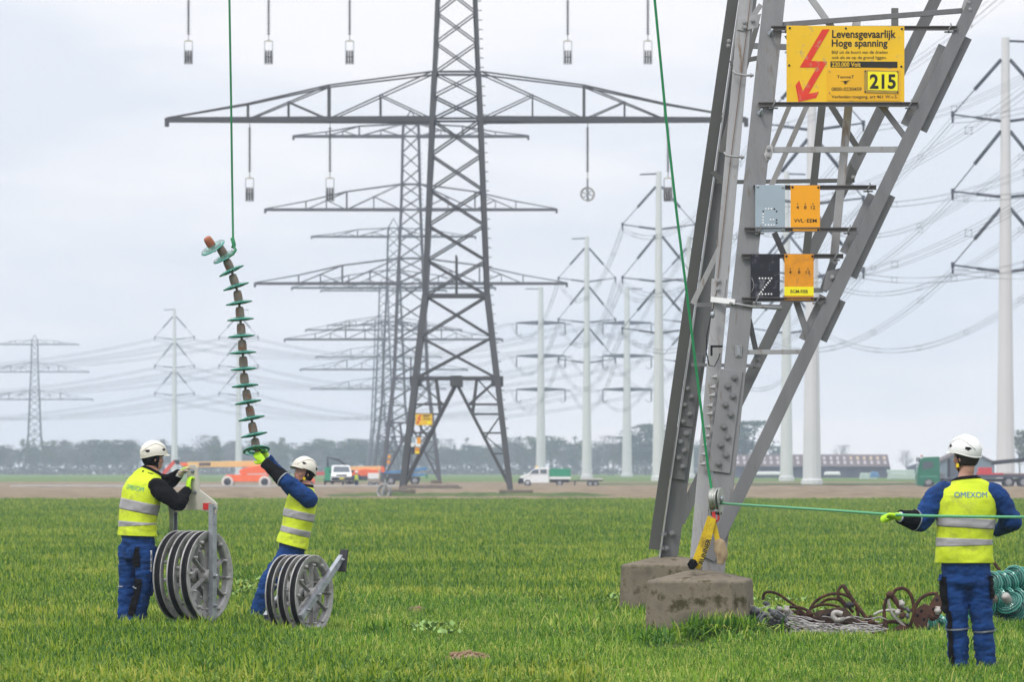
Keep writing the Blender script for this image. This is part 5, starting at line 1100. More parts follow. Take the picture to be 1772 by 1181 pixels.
        b = MB(); c0_ = A['wr'] + fa * .012; b.lathe([(.035, -.012), (.040, -.008), (.042, .03), (.037, .034), (.035, -.012)], c0_, fa, 16); b.build('cuff', A.get('cm', cuffm), gl)
        if A.get('back'):
            b = MB(); n_ = A['n'].normalized(); p = A['wr'] + A['f'].normalized() * .05 - n_ * .02; RR = Matrix((A['f'].normalized().cross(n_), A['f'].normalized(), -n_)).transposed(); b.ell(p, (.038, .045, .014), RR); b.build('palm_patch', A['back'], gl)
    b = MB(); torso.tube(b, 6.3, 6.98, 8, 40, .006, wv); b.build('collar', S.get('collar_m', blackc), vest)
    # trousers
    b = MB(); pb = S.get('pelvis', pel)
    Loft([(pb + (mid - pb) * .55, .178 * vr, .126 * vr), (pb, .185 * vr, .138 * vr), (pb - UP * .08, .178 * vr, .135 * vr), (pb - UP * .13, .13 * vr, .11 * vr)], side).tube(b, nt=12)
    LL = []
    for Lg in legs:
        hp, kn, an = Lg['hip'], Lg['kn'], Lg['an']; fs_ = Lg.get('side', side)
        L = Loft([(an - (kn - an).normalized() * .05, .074, .088), (lerp(an, kn, .12), .078, .092), (lerp(an, kn, .5), .079, .088), (lerp(an, kn, .85), .080, .086), (lerp(kn, hp, .12), .084, .092), (lerp(kn, hp, .5), .094, .105), (lerp(kn, hp, .85), .103, .122), (hp + UP * .03, .1, .12)], fs_); LL.append(L); L.tube(b, nt=50, na=26)
    wt = wrinkle(.015, sd + 8, 6, 19); tr = remesh(b, .0115, 'trousers', S.get('tr_m', bluec), t, 2, wt)
    for li, nm, mt, t0, t1, a0_, a1_, off in S.get('patches', ()):
        b = MB(); LL[li].patch(b, t0, t1, a0_, a1_, off, 24, 14, wt); b.build(nm, mt, tr)
    for Lg in legs:
        an, toe = Lg['an'], Lg['toe']; b = MB(); Loft([(an + UP * .06 - toe * .01, .055, .062), (an - UP * .01 - toe * .02, .056, .07), (an - UP * .05 + toe * .06, .05, .052), (an - UP * .065 + toe * .15, .046, .034), (an - UP * .07 + toe * .2, .02, .02)], toe.cross(UP)).tube(b, nt=18, na=20); bo = b.build('boot', bootm, t)
    return t, torso, vest, wv, tr
def decal(text, obj_mb_fn, name, mat, parent, at0, rt, up, nrm, wd, ht, bold=.02, trees=None):
    """lettering dropped onto the cloth: outline vertices cast along -nrm on the parent mesh"""
    me = parent.data; off = WLOC[parent.name]; bv = BVHTree.FromPolygons([v.co + off for v in me.vertices], [tuple(p.vertices) for p in me.polygons])
    b = MB(); text_mb(text, -wd / 2, wd / 2, -ht / 2, ht / 2, lambda x, y: at0 + rt * x - up * y, b, bold, res=4); vs = []
    for p in b.v:
        h = bv.ray_cast(p + nrm * .3, -nrm, .8); vs.append((h[0] if h[0] else p) + nrm * .005)
    b.v = vs; return b.build(name, mat, parent)
PI = math.pi
# ---- worker at right, seen from behind, holding the rope
Y0 = 45.0; q = lambda x, y, d=0: W(x, y, Y0 + d)
fR = V((-.10, 1, 0)).normalized(); sR = fR.cross(V((0, 0, 1)))
TP, VL = [], {}
t3, tor3, vest3, wv3, tr3 = person(W(1672, 1162, 45), 'worker in spotless white helmet seen from behind at right, holding a taut green rope', dict(
    seed=1.3, fwd=fR, skull=q(1671, 791, .02), hf=V((-.74, .66, .03)), spine=(q(1669, 985, .0), q(1669, 930, 0), q(1672, 878, 0), q(1673, 845, .01), q(1671, 826, .02)), hem=q(1669, 975, 0), vr=1.06, bands=((1.4, 1.93), (2.33, 2.62)), jacket_m=bluec, strap=black, hair_lo=-.75,
    pelvis=q(1671, 990, 0),
    arms=[dict(sh=q(1626, 856, 0), el=q(1594, 904, -.06), wr=q(1556, 895, -.2), f=V((-1, -.25, .12)), n=V((-.1, -.3, -1)), th=-1, curl=1.0, panel=(5.1, 6.95, 0, 2 * PI), pipe=4.95),
          dict(sh=q(1722, 858, .02), el=q(1752, 903, .06), wr=q(1722, 921, .3), f=V((-.5, .85, .2)), n=V((-.6, -.3, .2)), th=1, curl=1.0)],
    legs=[dict(hip=q(1652, 1000, 0), kn=q(1656, 1080, -.03), an=q(1659, 1146, .0), toe=V((-.25, 1, 0)).normalized()), dict(hip=q(1691, 1000, 0), kn=q(1701, 1080, -.02), an=q(1705, 1147, .02), toe=V((.2, 1, 0)).normalized())],
    patches=[(0, 'thigh_pocket', blackc, 4.3, 6.6, 2.5, 3.9, .014), (0, 'side_panel', blackc, .6, 4.4, 3.6, 4.1, .012), (0, 'piping', piping, 3.0, 3.12, 3.2, 6.0, .014), (1, 'piping', piping, 2.85, 2.97, 3.6, 6.0, .014), (1, 'hip_pocket', blackc, 5.0, 6.6, -.9, .6, .014), (0, 'pocket_flap', bluec, 6.3, 6.9, 2.6, 3.6, .03)]))
decal('OMEXOM', None, 'lettering', logob, vest3, q(1681, 857, -.2), V((1, 0, 0)), V((0, 0, 1)), V((0, -1, 0)), .262, .044, 0)

# ---- worker at left, three quarter back view, hands on the hanger plate
Y1 = 57.0; q = lambda x, y, d=0: W(x, y, Y1 + d)
f1 = V((.80, .60, 0)).normalized()
t1, tor1, vest1, wv1, tr1 = person(W(232, 1086, 57), 'worker in black sleeves at the left with both hands on the upright blocks plate', dict(
    seed=4.1, fwd=f1, skull=q(265, 793, .03), hf=V((.93, .36, -.02)), spine=(q(237, 942, 0), q(238, 898, 0), q(246, 856, .0), q(256, 828, .02), q(264, 812, .03)), hem=q(237, 928, 0), vr=1.07, bands=((1.22, 1.75), (2.3, 2.68)), jacket_m=blackc, helm=helm2, hair_name='hood', hair_m=blackc, hair=(math.radians(150), math.radians(390)), hair_lo=-.85, ybuckle=False, pelvis=q(238, 945, 0),
    arms=[dict(sh=q(273, 846, -.17), el=q(309, 872, -.22), wr=q(325, 848, -.05), f=V((.1, .3, 1)), n=V((.9, .4, -.2)), th=1, curl=1.0, thc=.9), dict(sh=q(270, 836, .2), el=q(292, 834, .22), wr=q(312, 820, .05), f=V((.9, -.1, .5)), n=V((.4, -.2, -1)), th=-1, curl=.9, gm=glovet, back=glovey)],
    legs=[dict(hip=q(225, 950, .1), kn=q(222, 1008, .1), an=q(219, 1066, .08), toe=V((.7, .7, 0))), dict(hip=q(252, 952, -.08), kn=q(250, 1010, -.1), an=q(236, 1074, -.05), toe=V((.9, .3, 0)))],
    patches=[(1, 'thigh_panel', blackc, 4.9, 6.9, 3.9, 5.3, .012), (1, 'side_panel', blackc, 1.0, 4.0, 4.5, 5.5, .012), (1, 'piping', piping, 2.95, 3.05, 3.2, 5.0, .014), (0, 'piping', piping, 2.95, 3.05, 3.0, 5.2, .014), (1, 'knee_pad', bluec, 2.6, 4.2, .3, 2.6, .02)]))
nb1 = V((-.62, -.78, 0)).normalized(); r1 = V((.78, -.62, 0)).normalized()
decal('OMEXOM', None, 'lettering', logog, vest1, q(232, 845, -.15), (r1 + V((0, 0, -.14))).normalized(), V((0, 0, 1)), nb1, .25, .046, 0)
decal('OMEXOM', None, 'lettering', cuffm, tr1, q(263, 972, -.2), V((0, 0, 1)), V((-.9, .44, 0)).normalized(), V((.30, -.95, 0)).normalized(), .21, .03, .02)
# ---- worker leaning back, reaching up to the glass discs
Y2 = 60.0; q = lambda x, y, d=0: W(x, y, Y2 + d)
f2 = V((-.93, -.30, 0)).normalized()
t2, tor2, vest2, wv2, tr2 = person(W(447, 1078, 60), 'worker leaning back behind the tilted block with one arm raised to the hanging glass discs', dict(
    seed=9.7, fwd=f2, skull=q(526, 819, 0), hf=V((-.80, -.55, .27)), spine=(q(501, 962, 0), q(511, 922, 0), q(520, 880, 0), q(526, 853, 0), q(528, 838, 0)), hem=q(505, 945, 0), vr=1.0, bands=((1.86, 2.2), (2.55, 2.85)), jacket_m=bluec, helm=helm2, hair_name='hood', hair_m=blackc, hair=(math.radians(160), math.radians(380)), hair_lo=-.8, pelvis=q(503, 963, 0),
    arms=[dict(sh=q(533, 864, -.2), el=q(495, 833, -.26), wr=q(457, 801, -.1), f=V((-.75, .3, .8)), n=V((.25, .9, -.1)), th=1, curl=.8, panel=(4.3, 6.95, -.6, 3.0), pipe=4.25), dict(sh=q(520, 860, .2), el=q(488, 828, .26), wr=q(461, 790, .12), f=V((-.6, -.2, .8)), n=V((-.2, -.9, .2)), th=-1, curl=.9)],
    legs=[dict(hip=q(498, 968, .1), kn=q(462, 1010, .12), an=q(452, 1068, .1), toe=V((-.9, -.3, 0))), dict(hip=q(498, 970, -.1), kn=q(462, 1014, -.14), an=q(447, 1066, -.1), toe=V((-.95, -.2, 0)))], patches=[]))
# ---- small distant worker
Y9 = 500; q = lambda x, y, d=0: W(x, y, Y9 + d)
mini = person(W(617, 843, 500), 'tiny distant person in hi vis vest and dark trousers standing right of the white van', dict(
    seed=2.2, fwd=V((.5, -.8, 0)), skull=q(617, 819), hf=V((.6, -.8, 0)), spine=(q(617, 831), q(617, 828.4), q(617, 825.4), q(617, 823.4), q(617, 822)), hem=q(617, 831.6), vr=1, bands=((1.2, 1.6),), jacket_m=bluec,
    arms=[dict(sh=q(613, 824), el=q(612, 828.4), wr=q(612.5, 832), f=V((0, -.3, -1)), n=V((1, 0, 0)), th=1), dict(sh=q(621, 824), el=q(622, 828.4), wr=q(621.5, 832), f=V((0, -.3, -1)), n=V((-1, 0, 0)), th=-1)],
    legs=[dict(hip=q(615.5, 833), kn=q(615.5, 837.5), an=q(615.5, 842), toe=V((.5, -.8, 0))), dict(hip=q(618.5, 833), kn=q(618.5, 837.5), an=q(618.5, 842), toe=V((.5, -.8, 0)))], tr_m=M('navy_trousers', (.01, .02, .06), .8)))
# ------------------------------------------------------------------ glass insulator chain held by the leaning worker
glassg = M('green_glass_disc', (.42, .78, .70), .08, 0, .1, 6, (.3, .55, .5), (10, .5, .7), 0, 60, .6, .85, ior=1.45); glassr = M('green_glass_rim', (.06, .42, .32), .12, 0, .12, 8, None, (3, .5, .6), 0, 60, .6, .35)
capr = M('terracotta_cap', (.33, .115, .06), .75, 0, .15, 16)
def disc(t, c, ax, r=.142, cap=capm, part='disc', gm=None, rib=0):
    """bell shaped glass disc at c, cap pointing along ax"""
    b = MB(); b.lathe([(.03, .028), (.06, .024), (r * .72, .010), (r * .97, -.002), (r, -.008), (r * .985, -.012), (r * .9, -.008), (r * .82, -.018), (r * .78, -.006), (r * .62, -.004), (r * .56, -.018), (r * .5, -.004), (.045, -.004)], c, ax, 36); d = b.build(part, gm or glassg, t)
    if rib:
        b = MB()
        for q in (.84, .66, .48): b.lathe([(r * (q + .05), .004), (r * (q + .035), .022), (r * (q - .01), .026), (r * (q - .05), .012)], c, ax, 32); b.lathe([(r * (q + .04), -.004), (r * q, -.034), (r * (q - .04), -.004)], c, ax, 32)
        b.build('ribs', glassr2, d)
    b = MB(); b.lathe([(r * .955, .0005), (r * .99, -.003), (r + .003, -.008), (r * .985, -.014), (r * .95, -.012)], c, ax, 36); b.lathe([(r * .66, -.004), (r * .6, -.022), (r * .54, -.004)], c, ax, 30); b.build('rim', glassr, d)
    b = MB(); b.lathe([(.012, -.055), (.014, 0), (.045, .012), (.047, .03), (.0465, .075), (.043, .105), (.036, .122), (.02, .128), (0, .128)], c, ax, 18); b.build('cap', cap, d); return d
Yi = 60.0; ctr = [(368, 428), (389, 443), (400, 468), (408, 495), (413.5, 523.5), (416, 552), (418, 581), (420, 609.5), (422, 638), (424, 667), (429, 695.5), (435, 723.5), (439.5, 752), (443.5, 779)]
axs = []
n_ = len(ctr)
ax0 = [(-.52, .85), (-.5, .86), (-.42, .9), (-.3, .95), (-.16, .99), (-.08, 1), (-.07, 1), (-.06, 1), (-.08, 1), (-.1, .99), (-.17, .98), (-.2, .98), (-.2, .98), (-.14, .99)]
yt = [-.34, -.26, -.16, -.12, -.09, -.07, -.06, -.06, -.06, -.08, -.09, -.1, -.11, .34]
chain = thing('insulator_chain', W(443, 779, Yi), 'bent chain of green glass discs hanging from a rope above the leaning worker', 'insulator')
pts = []
for i, ((x, y), (a, c), u) in enumerate(zip(ctr, ax0, yt)):
    if u < 0 and i > 1: u = -u * .0 + .05 * (1 if i > 8 else .3)
    p = W(x, y, Yi); ax = V((a, u, c)).normalized(); disc(chain, p, ax, .142, capr if i == 0 else capm)
    b = MB(); pe = W(*ctr[i + 1], Yi) if i < n_ - 1 else p - ax * .1; ne = V((ax0[i + 1][0], 0, ax0[i + 1][1])).normalized() if i < n_ - 1 else ax
    b.tube([p - ax * .03, (pe + ne * .10) if i < n_ - 1 else pe], .013, 8); b.build('pin', capm, chain)
grm = M('green_rope', (.015, .17, .06), .7, 0, .2, 120, (.03, .24, .10), (160, .45, .6), .4, 300); grl = M('pale_green_rope', (.09, .36, .17), .7, 0, .15, 120, (.2, .48, .28), (160, .5, .62), .4, 300)
def rope(pts, r, mat, label, n=8):
    b = MB(); pts = [V(p) for p in pts]; b.tube(pts, r, n); o = b.build('rope', mat); return tag(o, label, 'rope')
ro = rope([W(396.5, -60, Yi), W(397, 0, Yi), W(400, 180, Yi), W(401.5, 300, Yi), W(403.5, 424, Yi), W(408, 432, Yi - .12), W(404, 440, Yi - .16), W(393, 447, Yi - .1)], .0115, grm, 'vertical dark green rope at left that holds up the chain of glass discs')
b = MB(); b.tube([W(402, 412, Yi - .01), W(405, 424, Yi - .02), W(403, 430, Yi - .02)], .022, 8); b.build('knot', grm, ro)
# pulley at the foot of the near leg, rope round it, slings
Yp_ = 53.55; t = thing('pulley', W(1238, 866, Yp_), 'small round silver pulley tied low on the near pylon leg, holding the green rope', 'pulley')
axp = V((.9, -.42, 0)).normalized(); c = W(1239, 864, Yp_); silver = M('worn_silver_steel', (.42, .43, .39), .3, .6, .12, 12, (.2, .24, .17), (9, .55, .72))
b = MB(); b.lathe([(.02, -.025), (.085, -.03), (.105, -.028), (.105, -.02), (.082, -.006), (.082, .006), (.105, .02), (.105, .028), (.085, .03), (.02, .025)], c, axp, 28); b.build('sheave', silver, t)
for s in (-1, 1):
    o = c + axp * s * .045; dn = V((0, 0, -1)); sd_ = axp.cross(dn).normalized(); pts = []
    for k in range(24):
        a = 2 * PI * k / 24; z = math.sin(a); pts.append(o + sd_ * math.cos(a) * .085 * (1 if z > 0 else 1 + z * .45) + V((0, 0, z * (.105 if z > 0 else .165))))
    b = MB(); b.prism(pts, axp * .008); sp = b.build('side_plate', silver, t, .003)
    b = MB(); b.lathe([(0, 0), (.03, 0), (.03, .012), (.02, .018), (0, .018)], o + axp * (.008 if s > 0 else 0), axp * s, 14); b.build('axle_nut', galv, sp)
b = MB(); b.lathe([(0, -.055), (.014, -.055), (.014, .055), (0, .055)], c - V((0, 0, .135)), axp, 12); b.build('pin', darkmetal, t)
b = MB(); q0 = c - V((0, 0, .14)); b.tube([q0 + V((.02, 0, .0)), q0 + V((.025, 0, -.05)), q0 + V((.0, 0, -.08)), q0 + V((-.02, 0, -.05)), q0 + V((-.015, 0, 0))], .011, 8); b.build('shackle', red, t)
rp_ = [W(1131.5, -30, 52.5), W(1133, 0, 52.55), W(1152, 200, 52.8), W(1171, 370, 53.0), W(1190, 520, 53.2), W(1211, 690, 53.4), W(1224, 800, 53.5), W(1231.5, 848, Yp_)]
for k in range(9):
    a = PI - k * PI * 1.15 / 8; sdp = V((.42, .9, 0)).normalized(); p = c + V((0, 0, math.sin(a) * .086)) + V((sdp.x, sdp.y, 0)) * (math.cos(a) * .086) * .9; 
rp_ += [c + V((-.045, -.02, .03)), c + V((-.04, -.02, -.05)), c + V((.0, -.03, -.085)), c + V((.05, -.02, -.04)), W(1252, 872.5, Yp_ - .05)]
rope(rp_, .0125, M('bright_green_rope', (.015, .25, .085), .7, 0, .2, 120, (.04, .34, .14), (160, .45, .6), .4, 300), 'slanting green rope coming down from above to the pulley on the near pylon leg')
rope([W(1250, 872, Yp_ - .05), W(1330, 877, 51.5), W(1440, 884, 48), W(1543, 891.5, 44.78), W(1600, 893.5, 44.60), W(1672, 895, 44.55), W(1740, 895.5, 44.55), W(1800, 896, 44.5)], .0115, grl, 'taut pale green rope from the pulley past the right hand worker')
slm = M('yellow_webbing', (.60, .42, .012), .8, 0, .16, 10, (.24, .16, .03), (14, .5, .68), .3, 80); slb = M('tan_canvas_sleeve', (.34, .25, .15), .9, 0, .15, 14, (.18, .12, .07), (12, .5, .7)); 
t = thing('lifting_sling', W(1236, 895, Yp_), 'yellow webbing sling looped under the pulley and around the foot of the pylon leg', 'sling')
S4 = lambda x, y, Y=Yp_ - .02: W(1040 + x / 3.69, 800 + y / 3.69, Y)
def strap(name, pts, wd, th, mat, par, sidev=V((1, 0, 0))):
    b = MB()
    for a, c_ in zip(pts, pts[1:]): b.bar(a, c_ + (c_ - a).normalized() * .004, wd, th, sidev)
    return b.build(name, mat, par, .003)
st = strap('strap', [S4(706, 352), S4(650, 520), S4(606, 640), S4(580, 672, Yp_ + .05)], .075, .016, slm, t); st2 = strap('strap', [S4(716, 362, Yp_ - .04), S4(680, 520, Yp_ - .05), S4(640, 620, Yp_ - .04), S4(615, 680, Yp_)], .055, .014, slm, t)
strap('strap', [S4(712, 365), S4(735, 460), S4(748, 515)], .05, .014, slm, t)
b = MB(); text_mb('RUNNER', -.125, .125, -.022, .022, lambda x, y: S4(664, 572, Yp_ - .075) + V((.31 * x + .95 * y, 0, .95 * x - .31 * y)), b, .03); b.build('lettering', ink, st2)
b = MB(); Loft([(S4(738, 500), .03, .03), (S4(760, 540), .055, .04), (S4(770, 600), .055, .04), (S4(762, 655), .025, .025)], V((1, 0, 0))).tube(b, nt=14, na=16, disp=wrinkle(.008, 4, 20, 20)); b.build('protective_sleeve', slb, t)
b = MB(); Loft([(S4(560, 640), .03, .03), (S4(585, 655), .05, .035), (S4(605, 672), .035, .03)], V((0, 0, 1))).tube(b, nt=10, na=14, disp=wrinkle(.006, 7, 20, 20)); b.build('dark_end', blackc, t)
strap('red_loop', [S4(718, 318), S4(722, 352), S4(728, 385)], .03, .012, red, t)
# ------------------------------------------------------------------ scrap heap on the grass
rust = M('rusty_steel', (.05, .026, .018), .85, 0, .3, 14, (.11, .05, .027), (18, .48, .62), .4, 90, .2); rustp = M('rusty_plate', (.085, .042, .03), .85, 0, .25, 9, (.09, .045, .032), (13, .5, .62), .4, 70, .2); greyf = M('grey_fitting', (.13, .133, .14), .6, .3, .25, 14, (.10, .10, .105), (16, .5, .64), .3, 60); palef = M('pale_galvanised_fitting', (.42, .40, .37), .6, .2, .15, 12, (.22, .15, .1), (14, .55, .7)); wirem = M('bright_wire', (.40, .38, .37), .5, .3, .2, 20, (.10, .08, .065), (14, .5, .66))
E5 = lambda x, y, Y=54.6: W(1260 + x / 4.43, 980 + y / 4.43, Y)
def smooth(pts, n=6):
    pts = [V(p) for p in pts]; o = []
    for i in range(len(pts) - 1):
        g = lambda k: pts[min(max(k, 0), len(pts) - 1)]
        for j in range(n): o.append(cat(g(i - 1), g(i), g(i + 1), g(i + 2), j / n))
    return o + [pts[-1]]
def horn(label, rods, plates=(), knobs=(), Y=54.6, cat_='metal fitting', name='arcing_horn'):
    t = thing(name, E5(*rods[0][0][0], Y), label, cat_)
    for pts, r, mt in rods:
        q_ = [E5(p[0], p[1], Y + (p[2] if len(p) > 2 else 0)) for p in pts]; b = MB(); b.tube(smooth(q_) if len(q_) > 2 else q_, r * 1.22, 8); b.build('rod', mt, t)
    for poly, mt, th, holes in plates:
        b = MB(); b.prism([E5(x, y, Y - .03) for x, y in poly], V((.015, th, 0))); pl_ = b.build('plate', mt, t, .005)
        for hx, hy in holes:
            b = MB(); b.lathe([(0, 0), (.015, 0), (.015, .004), (0, .005)], E5(hx, hy, Y - .03), NY, 12); b.build('bolt_hole', black, pl_)
    for (x, y), r, mt in knobs:
        b = MB(); Rr = Matrix.Rotation(x * .37, 3, 'Y'); c_ = E5(x, y, Y - .03); b.ell(c_, (r, r * .85, r * .92), Rr, 14, 10); b.tube([c_ + Rr @ V((0, 0, -r * 1.25)), c_ + Rr @ V((0, 0, r * 1.2))], [r * .75, r * .6], 10); b.build('knob', mt, t)
    return t
horn('rusty arched rod with a grey ball at the left end of the scrap heap', [([(270, 262), (272, 225), (290, 205), (330, 202), (390, 222), (450, 262), (520, 312), (580, 365)], .011, rust), ([(470, 316), (520, 318), (570, 326), (620, 350)], .012, rust), ([(540, 335), (532, 375), (540, 410), (570, 412), (600, 385)], .011, rust)], [], [((294, 292), .026, greyf), ((396, 330), .024, palef), ((625, 368), .03, rust)])
horn('grey clevis with pale eye lying beside the left rusty rod', [([(310, 330), (345, 365), (390, 385)], .016, greyf), ([(425, 360), (465, 375), (490, 350)], .02, palef)], [], [((450, 340), .032, palef)], 54.4, name='clevis')
horn('dark rusty yoke plate with two crossed arched rods in the middle of the heap', [([(622, 350), (655, 290), (720, 240), (800, 215), (880, 220), (940, 250), (985, 310), (995, 370), (970, 430), (930, 475), (860, 520), (800, 525)], .012, rust), ([(640, 325), (700, 302), (780, 300), (860, 318)], .011, rust), ([(845, 255), (845, 190), (870, 158), (892, 150)], .012, rust), ([(884, 152), (960, 270), (1020, 350), (1075, 425)], .016, rust), ([(848, 240), (900, 290), (960, 360)], .012, rust), ([(880, 420), (960, 425), (1060, 435)], .02, rust)], [([(650, 365), (700, 340), (860, 318), (900, 330), (1000, 440), (1030, 475), (980, 470), (880, 430), (730, 425), (660, 385)], M('brown_black_plate', (.05, .032, .022), .8, 0, .3, 10, (.10, .055, .03), (12, .5, .65), .3, 60), .02, [(768, 376), (722, 384)])], [((930, 300), .035, darkmetal), ((1095, 410), .03, rust), ((620, 375), .03, rustp)], 54.8)
horn('pale C shaped clamp hung on the dark yoke plate', [([(875, 370), (835, 358), (810, 365), (808, 395), (835, 418), (870, 412), (872, 395)], .02, palef)], [], [((850, 415), .018, palef)], 54.6, name='clamp')
horn('rusty oval hoop standing upright with white and grey fittings inside it', [([(1265, 212), (1290, 182), (1335, 172), (1380, 195), (1410, 250), (1424, 320), (1418, 395), (1395, 460)], .014, rust), ([(1240, 225), (1208, 270), (1196, 340), (1200, 410), (1220, 490), (1260, 540), (1310, 548), (1350, 520)], .014, rust), ([(1250, 225), (1300, 290), (1340, 350)], .022, rustp), ([(1228, 255), (1238, 320), (1270, 385), (1330, 445), (1370, 490)], .012, palef), ([(1360, 320), (1395, 360)], .014, greyf), ([(1115, 378), (1170, 350), (1240, 340), (1290, 345)], .011, palef), ([(1090, 430), (1170, 470), (1250, 530)], .016, rust)], [([(1270, 480), (1320, 450), (1370, 470), (1350, 530), (1280, 545)], rustp, .02, [(1300, 500)])], [((1243, 218), .032, rustp), ((1332, 292), .03, palef), ((1300, 360), .028, palef), ((1335, 385), .03, rustp), ((1375, 385), .024, greyf)], 54.9)
horn('large brown perforated plate leaning beside the right hand worker', [([(1435, 318), (1470, 260), (1530, 220), (1610, 212)], .014, rust), ([(1395, 345), (1440, 325)], .014, rust)], [([(1415, 400), (1440, 330), (1500, 290), (1545, 310), (1520, 440), (1500, 505), (1440, 490), (1420, 440)], rustp, .022, [(1480, 345), (1475, 470), (1450, 380), (1500, 410)]), ([(1545, 290), (1590, 220), (1640, 225), (1645, 330), (1600, 410), (1540, 425), (1530, 350)], rustp, .02, [(1600, 260), (1575, 330)])], [((1605, 345), .034, palef), ((1570, 395), .03, rust)], 55.2, name='yoke_plate')
horn('flat brown strip with bolt holes lying between hoop and wires', [([(1075, 425), (1120, 470), (1180, 510), (1230, 545)], .014, rust)], [([(1085, 450), (1140, 470), (1270, 540), (1240, 560), (1180, 545), (1100, 480)], rustp, .02, [(1150, 490), (1210, 530)])], [((1100, 435), .026, rust)], 54.5, name='strip_plate')
horn('short rusty rod end sticking up right behind the hip of the right hand worker', [([(2015, -60), (2035, -30), (2060, 10), (2080, 40), (2110, 200), (2120, 380)], .014, rust)], [], [], 59.6, name='rusty_rod')
horn('heap of dark rusty rods lying behind the bright wires', [([(330, 380), (480, 350), (640, 400), (800, 440), (980, 430)], .014, rust), ([(420, 420), (560, 395), (700, 440), (900, 470), (1080, 480)], .016, rust), ([(540, 330), (600, 380), (700, 410), (760, 470)], .014, rustp), ([(900, 350), (930, 420), (1010, 460), (1130, 455)], .014, rust), ([(980, 320), (1000, 400), (960, 470), (880, 500)], .012, rust), ([(1120, 500), (1200, 440), (1290, 430), (1390, 470)], .016, rustp), ([(700, 300), (760, 260), (850, 262), (905, 330)], .012, rust)], [([(1010, 470), (1090, 445), (1180, 500), (1150, 540), (1040, 520)], rustp, .02, [(1100, 490)])], [((760, 470), .03, rust), ((980, 430), .035, rustp), ((1390, 470), .03, rust)], 55.0, name='rod_heap')
cr = random.Random(21)
for i, (x, y) in enumerate(((165, 475), (205, 450), (245, 440), (190, 520), (270, 500), (310, 460), (225, 545), (320, 520), (420, 500), (360, 470), (150, 520), (215, 400), (390, 415), (345, 430))):
    c_ = E5(x, y, 53.7 + .25 * cr.random()); c_.z = max(c_.z + .03, .08); RR = Matrix.Rotation(cr.uniform(0, 3), 3, 'Z') @ Matrix.Rotation(cr.uniform(-.9, .9), 3, 'X') @ Matrix.Rotation(cr.uniform(-.6, .6), 3, 'Y')
    dk = i in (4, 5, 7, 8); t = thing('line_clamp', c_, ['dark rubber capped', 'dull grey'][0 if dk else 1] + ' clamp piled beside the concrete block', 'clamp', ('dark' if dk else 'grey') + ' clamps in the scrap heap')
    b = MB(); u_ = RR @ V((1, 0, 0)); w_ = RR @ V((0, 1, 0)); n_v = RR @ V((0, 0, 1)); L_ = cr.uniform(.8, 1.15)
    b.tube([c_ - u_ * .10 * L_, c_ - u_ * .085 * L_, c_ - u_ * .02, c_ + u_ * .03, c_ + u_ * .09 * L_, c_ + u_ * .1 * L_], [.024, .036, .04, .028, .03, .022], 10); b.tube([c_ - w_ * .05 - u_ * .05, c_ + w_ * .05 - u_ * .05], .022, 8); b.bar(c_ - u_ * .06 + n_v * .03, c_ + u_ * .05 + n_v * .03, .05, .025, w_); b.tube([c_ + u_ * .05 + n_v * .06, c_ + u_ * .05 - n_v * .05], .012, 6)
    b.build('body', rubber if dk else greyf, t, .004)
    b = MB(); b.tube([c_ + RR @ V((.02, -.05, .0)), c_ + RR @ V((.02, .05, .0))], .016, 8); b.tube([c_ + RR @ V((-.04, 0, -.03)), c_ + RR @ V((-.05, 0, .06))], .012, 8); b.build('bolt', greyf if not dk else palef, t)
t = thing('wire_heap', E5(700, 500, 54.2), 'tangle of bright stripped wire strands lying on the grass in front of the rusty fittings', 'wire'); b = MB()
for k in range(70):
    x0 = cr.uniform(150, 1000); ln = min(cr.uniform(250, 600), cr.uniform(1060, 1230) - x0); y0 = 400 + (x0 - 150) * .11 + cr.gauss(6, 34); ph = cr.uniform(0, 6.28); am = cr.uniform(6, 20); Yw = cr.uniform(53.9, 54.8); pts = []
    for i in range(26):
        u = i / 25; x = x0 + ln * u; pts.append(E5(x, max(y0 + 75 * u * (x0 < 700) + am * math.sin(ph + u * ln * .028), 375), Yw + .02 * math.sin(ph * 3 + u * 9)))
    b.tube(pts, .0055, 5)
for pts in ([(160, 265), (175, 320), (200, 400), (220, 470)], [(155, 305), (210, 315), (290, 360), (400, 370), (480, 420)], [(150, 420), (200, 350), (330, 300)]): b.tube(smooth([E5(x, y, 53.9) for x, y in pts]), .0045, 5)
o = b.build('strands', wirem, t)
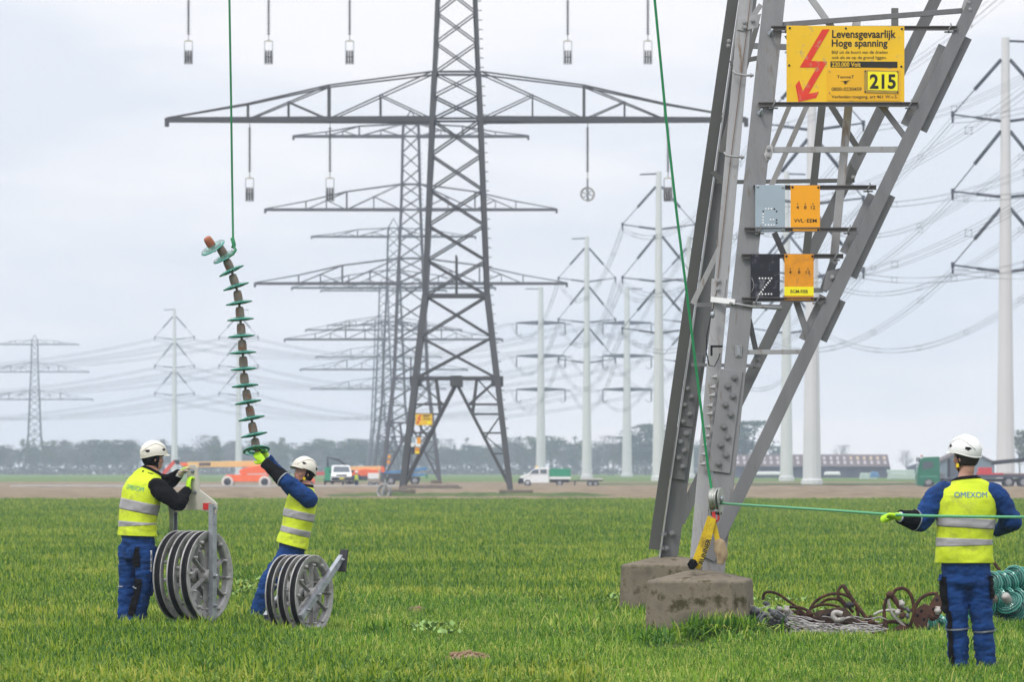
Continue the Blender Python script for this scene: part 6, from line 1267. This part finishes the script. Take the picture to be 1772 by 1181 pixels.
# ------------------------------------------------------------------ green glass chains lying right of the worker
Rg = random.Random(4); glassr2 = M('ribbed_green_glass', (.05, .29, .23), .08, 0, .25, 8, (.015, .12, .095), (9, .48, .64), 0, 60, .7, .3); glassp = M('heap_green_glass', (.025, .22, .165), .1, 0, .25, 8, (.01, .09, .07), (9, .48, .64), 0, 60, .6, .45, ior=1.45)
def pile(label, p0, d, n_, r=.125):
    t = thing('insulator_chain', p0, label, 'insulator', None); d = V(d).normalized()
    for i in range(n_): disc(t, p0 + d * .155 * i + V((0, 0, Rg.gauss(0, .006))), (d + V((Rg.gauss(0, .06), Rg.gauss(0, .06), Rg.gauss(0, .06)))).normalized(), r, palef if i % 3 else capm, gm=glassp, rib=1)
I7 = lambda x, y, Y: W(1660 + x / 6.56, 940 + y / 6.56, Y)
Yg = 58.5; dF = (-.55, -.85, .05)
pile('uppermost chain of green glass discs facing the viewer in the heap at right', I7(640, 470, Yg + .55), (-.62, -.78, .0), 4, .14)
pile('chain of green glass discs with a pale cap, just right of the trouser leg', I7(560, 700, Yg + .35), (-.80, -.60, -.02), 5, .135)
pile('chain of green glass discs at the right edge, cap turned to the viewer', I7(760, 650, Yg + .45), (-.72, -.68, .0), 4, .135)
pile('lowest chain of green glass discs half sunk in the grass at right', I7(700, 860, Yg + .3), (-.45, -.65, .55), 3, .14)
pile('back row chain of green glass discs at the top right of the heap', I7(760, 440, Yg + .8), (-.5, -.85, .1), 3, .14)
pile('single pair of green glass discs seen between the legs of the right hand worker', I7(100, 900, Yg + .1), (-.6, -.8, .05), 2, .12)
pile('small green glass disc just left of the right hand worker', E5(1612, 455, 55.6), (-.75, -.65, .0), 2, .115)
# ------------------------------------------------------------------ the air itself

me = bpy.data.meshes.new('haze'); bm = bmesh.new(); bmesh.ops.create_cube(bm, size=1); bm.to_mesh(me); bm.free()
hz = bpy.data.objects.new('haze', me); COL.objects.link(hz); hz.scale = (1200, 1860, 64); hz.location = (0, 870, 31); hz['kind'] = 'stuff'; hz.display_type = 'WIRE'
hm = bpy.data.materials.new('haze_air'); hm.use_nodes = True; t_ = hm.node_tree; t_.nodes.clear(); o_ = t_.nodes.new('ShaderNodeOutputMaterial'); v_ = t_.nodes.new('ShaderNodeVolumePrincipled')
v_.inputs['Color'].default_value = (.68, .775, .96, 1); v_.inputs['Density'].default_value = .00034; v_.inputs['Anisotropy'].default_value = .2; t_.links.new(v_.outputs[0], o_.inputs['Volume']); me.materials.append(hm)
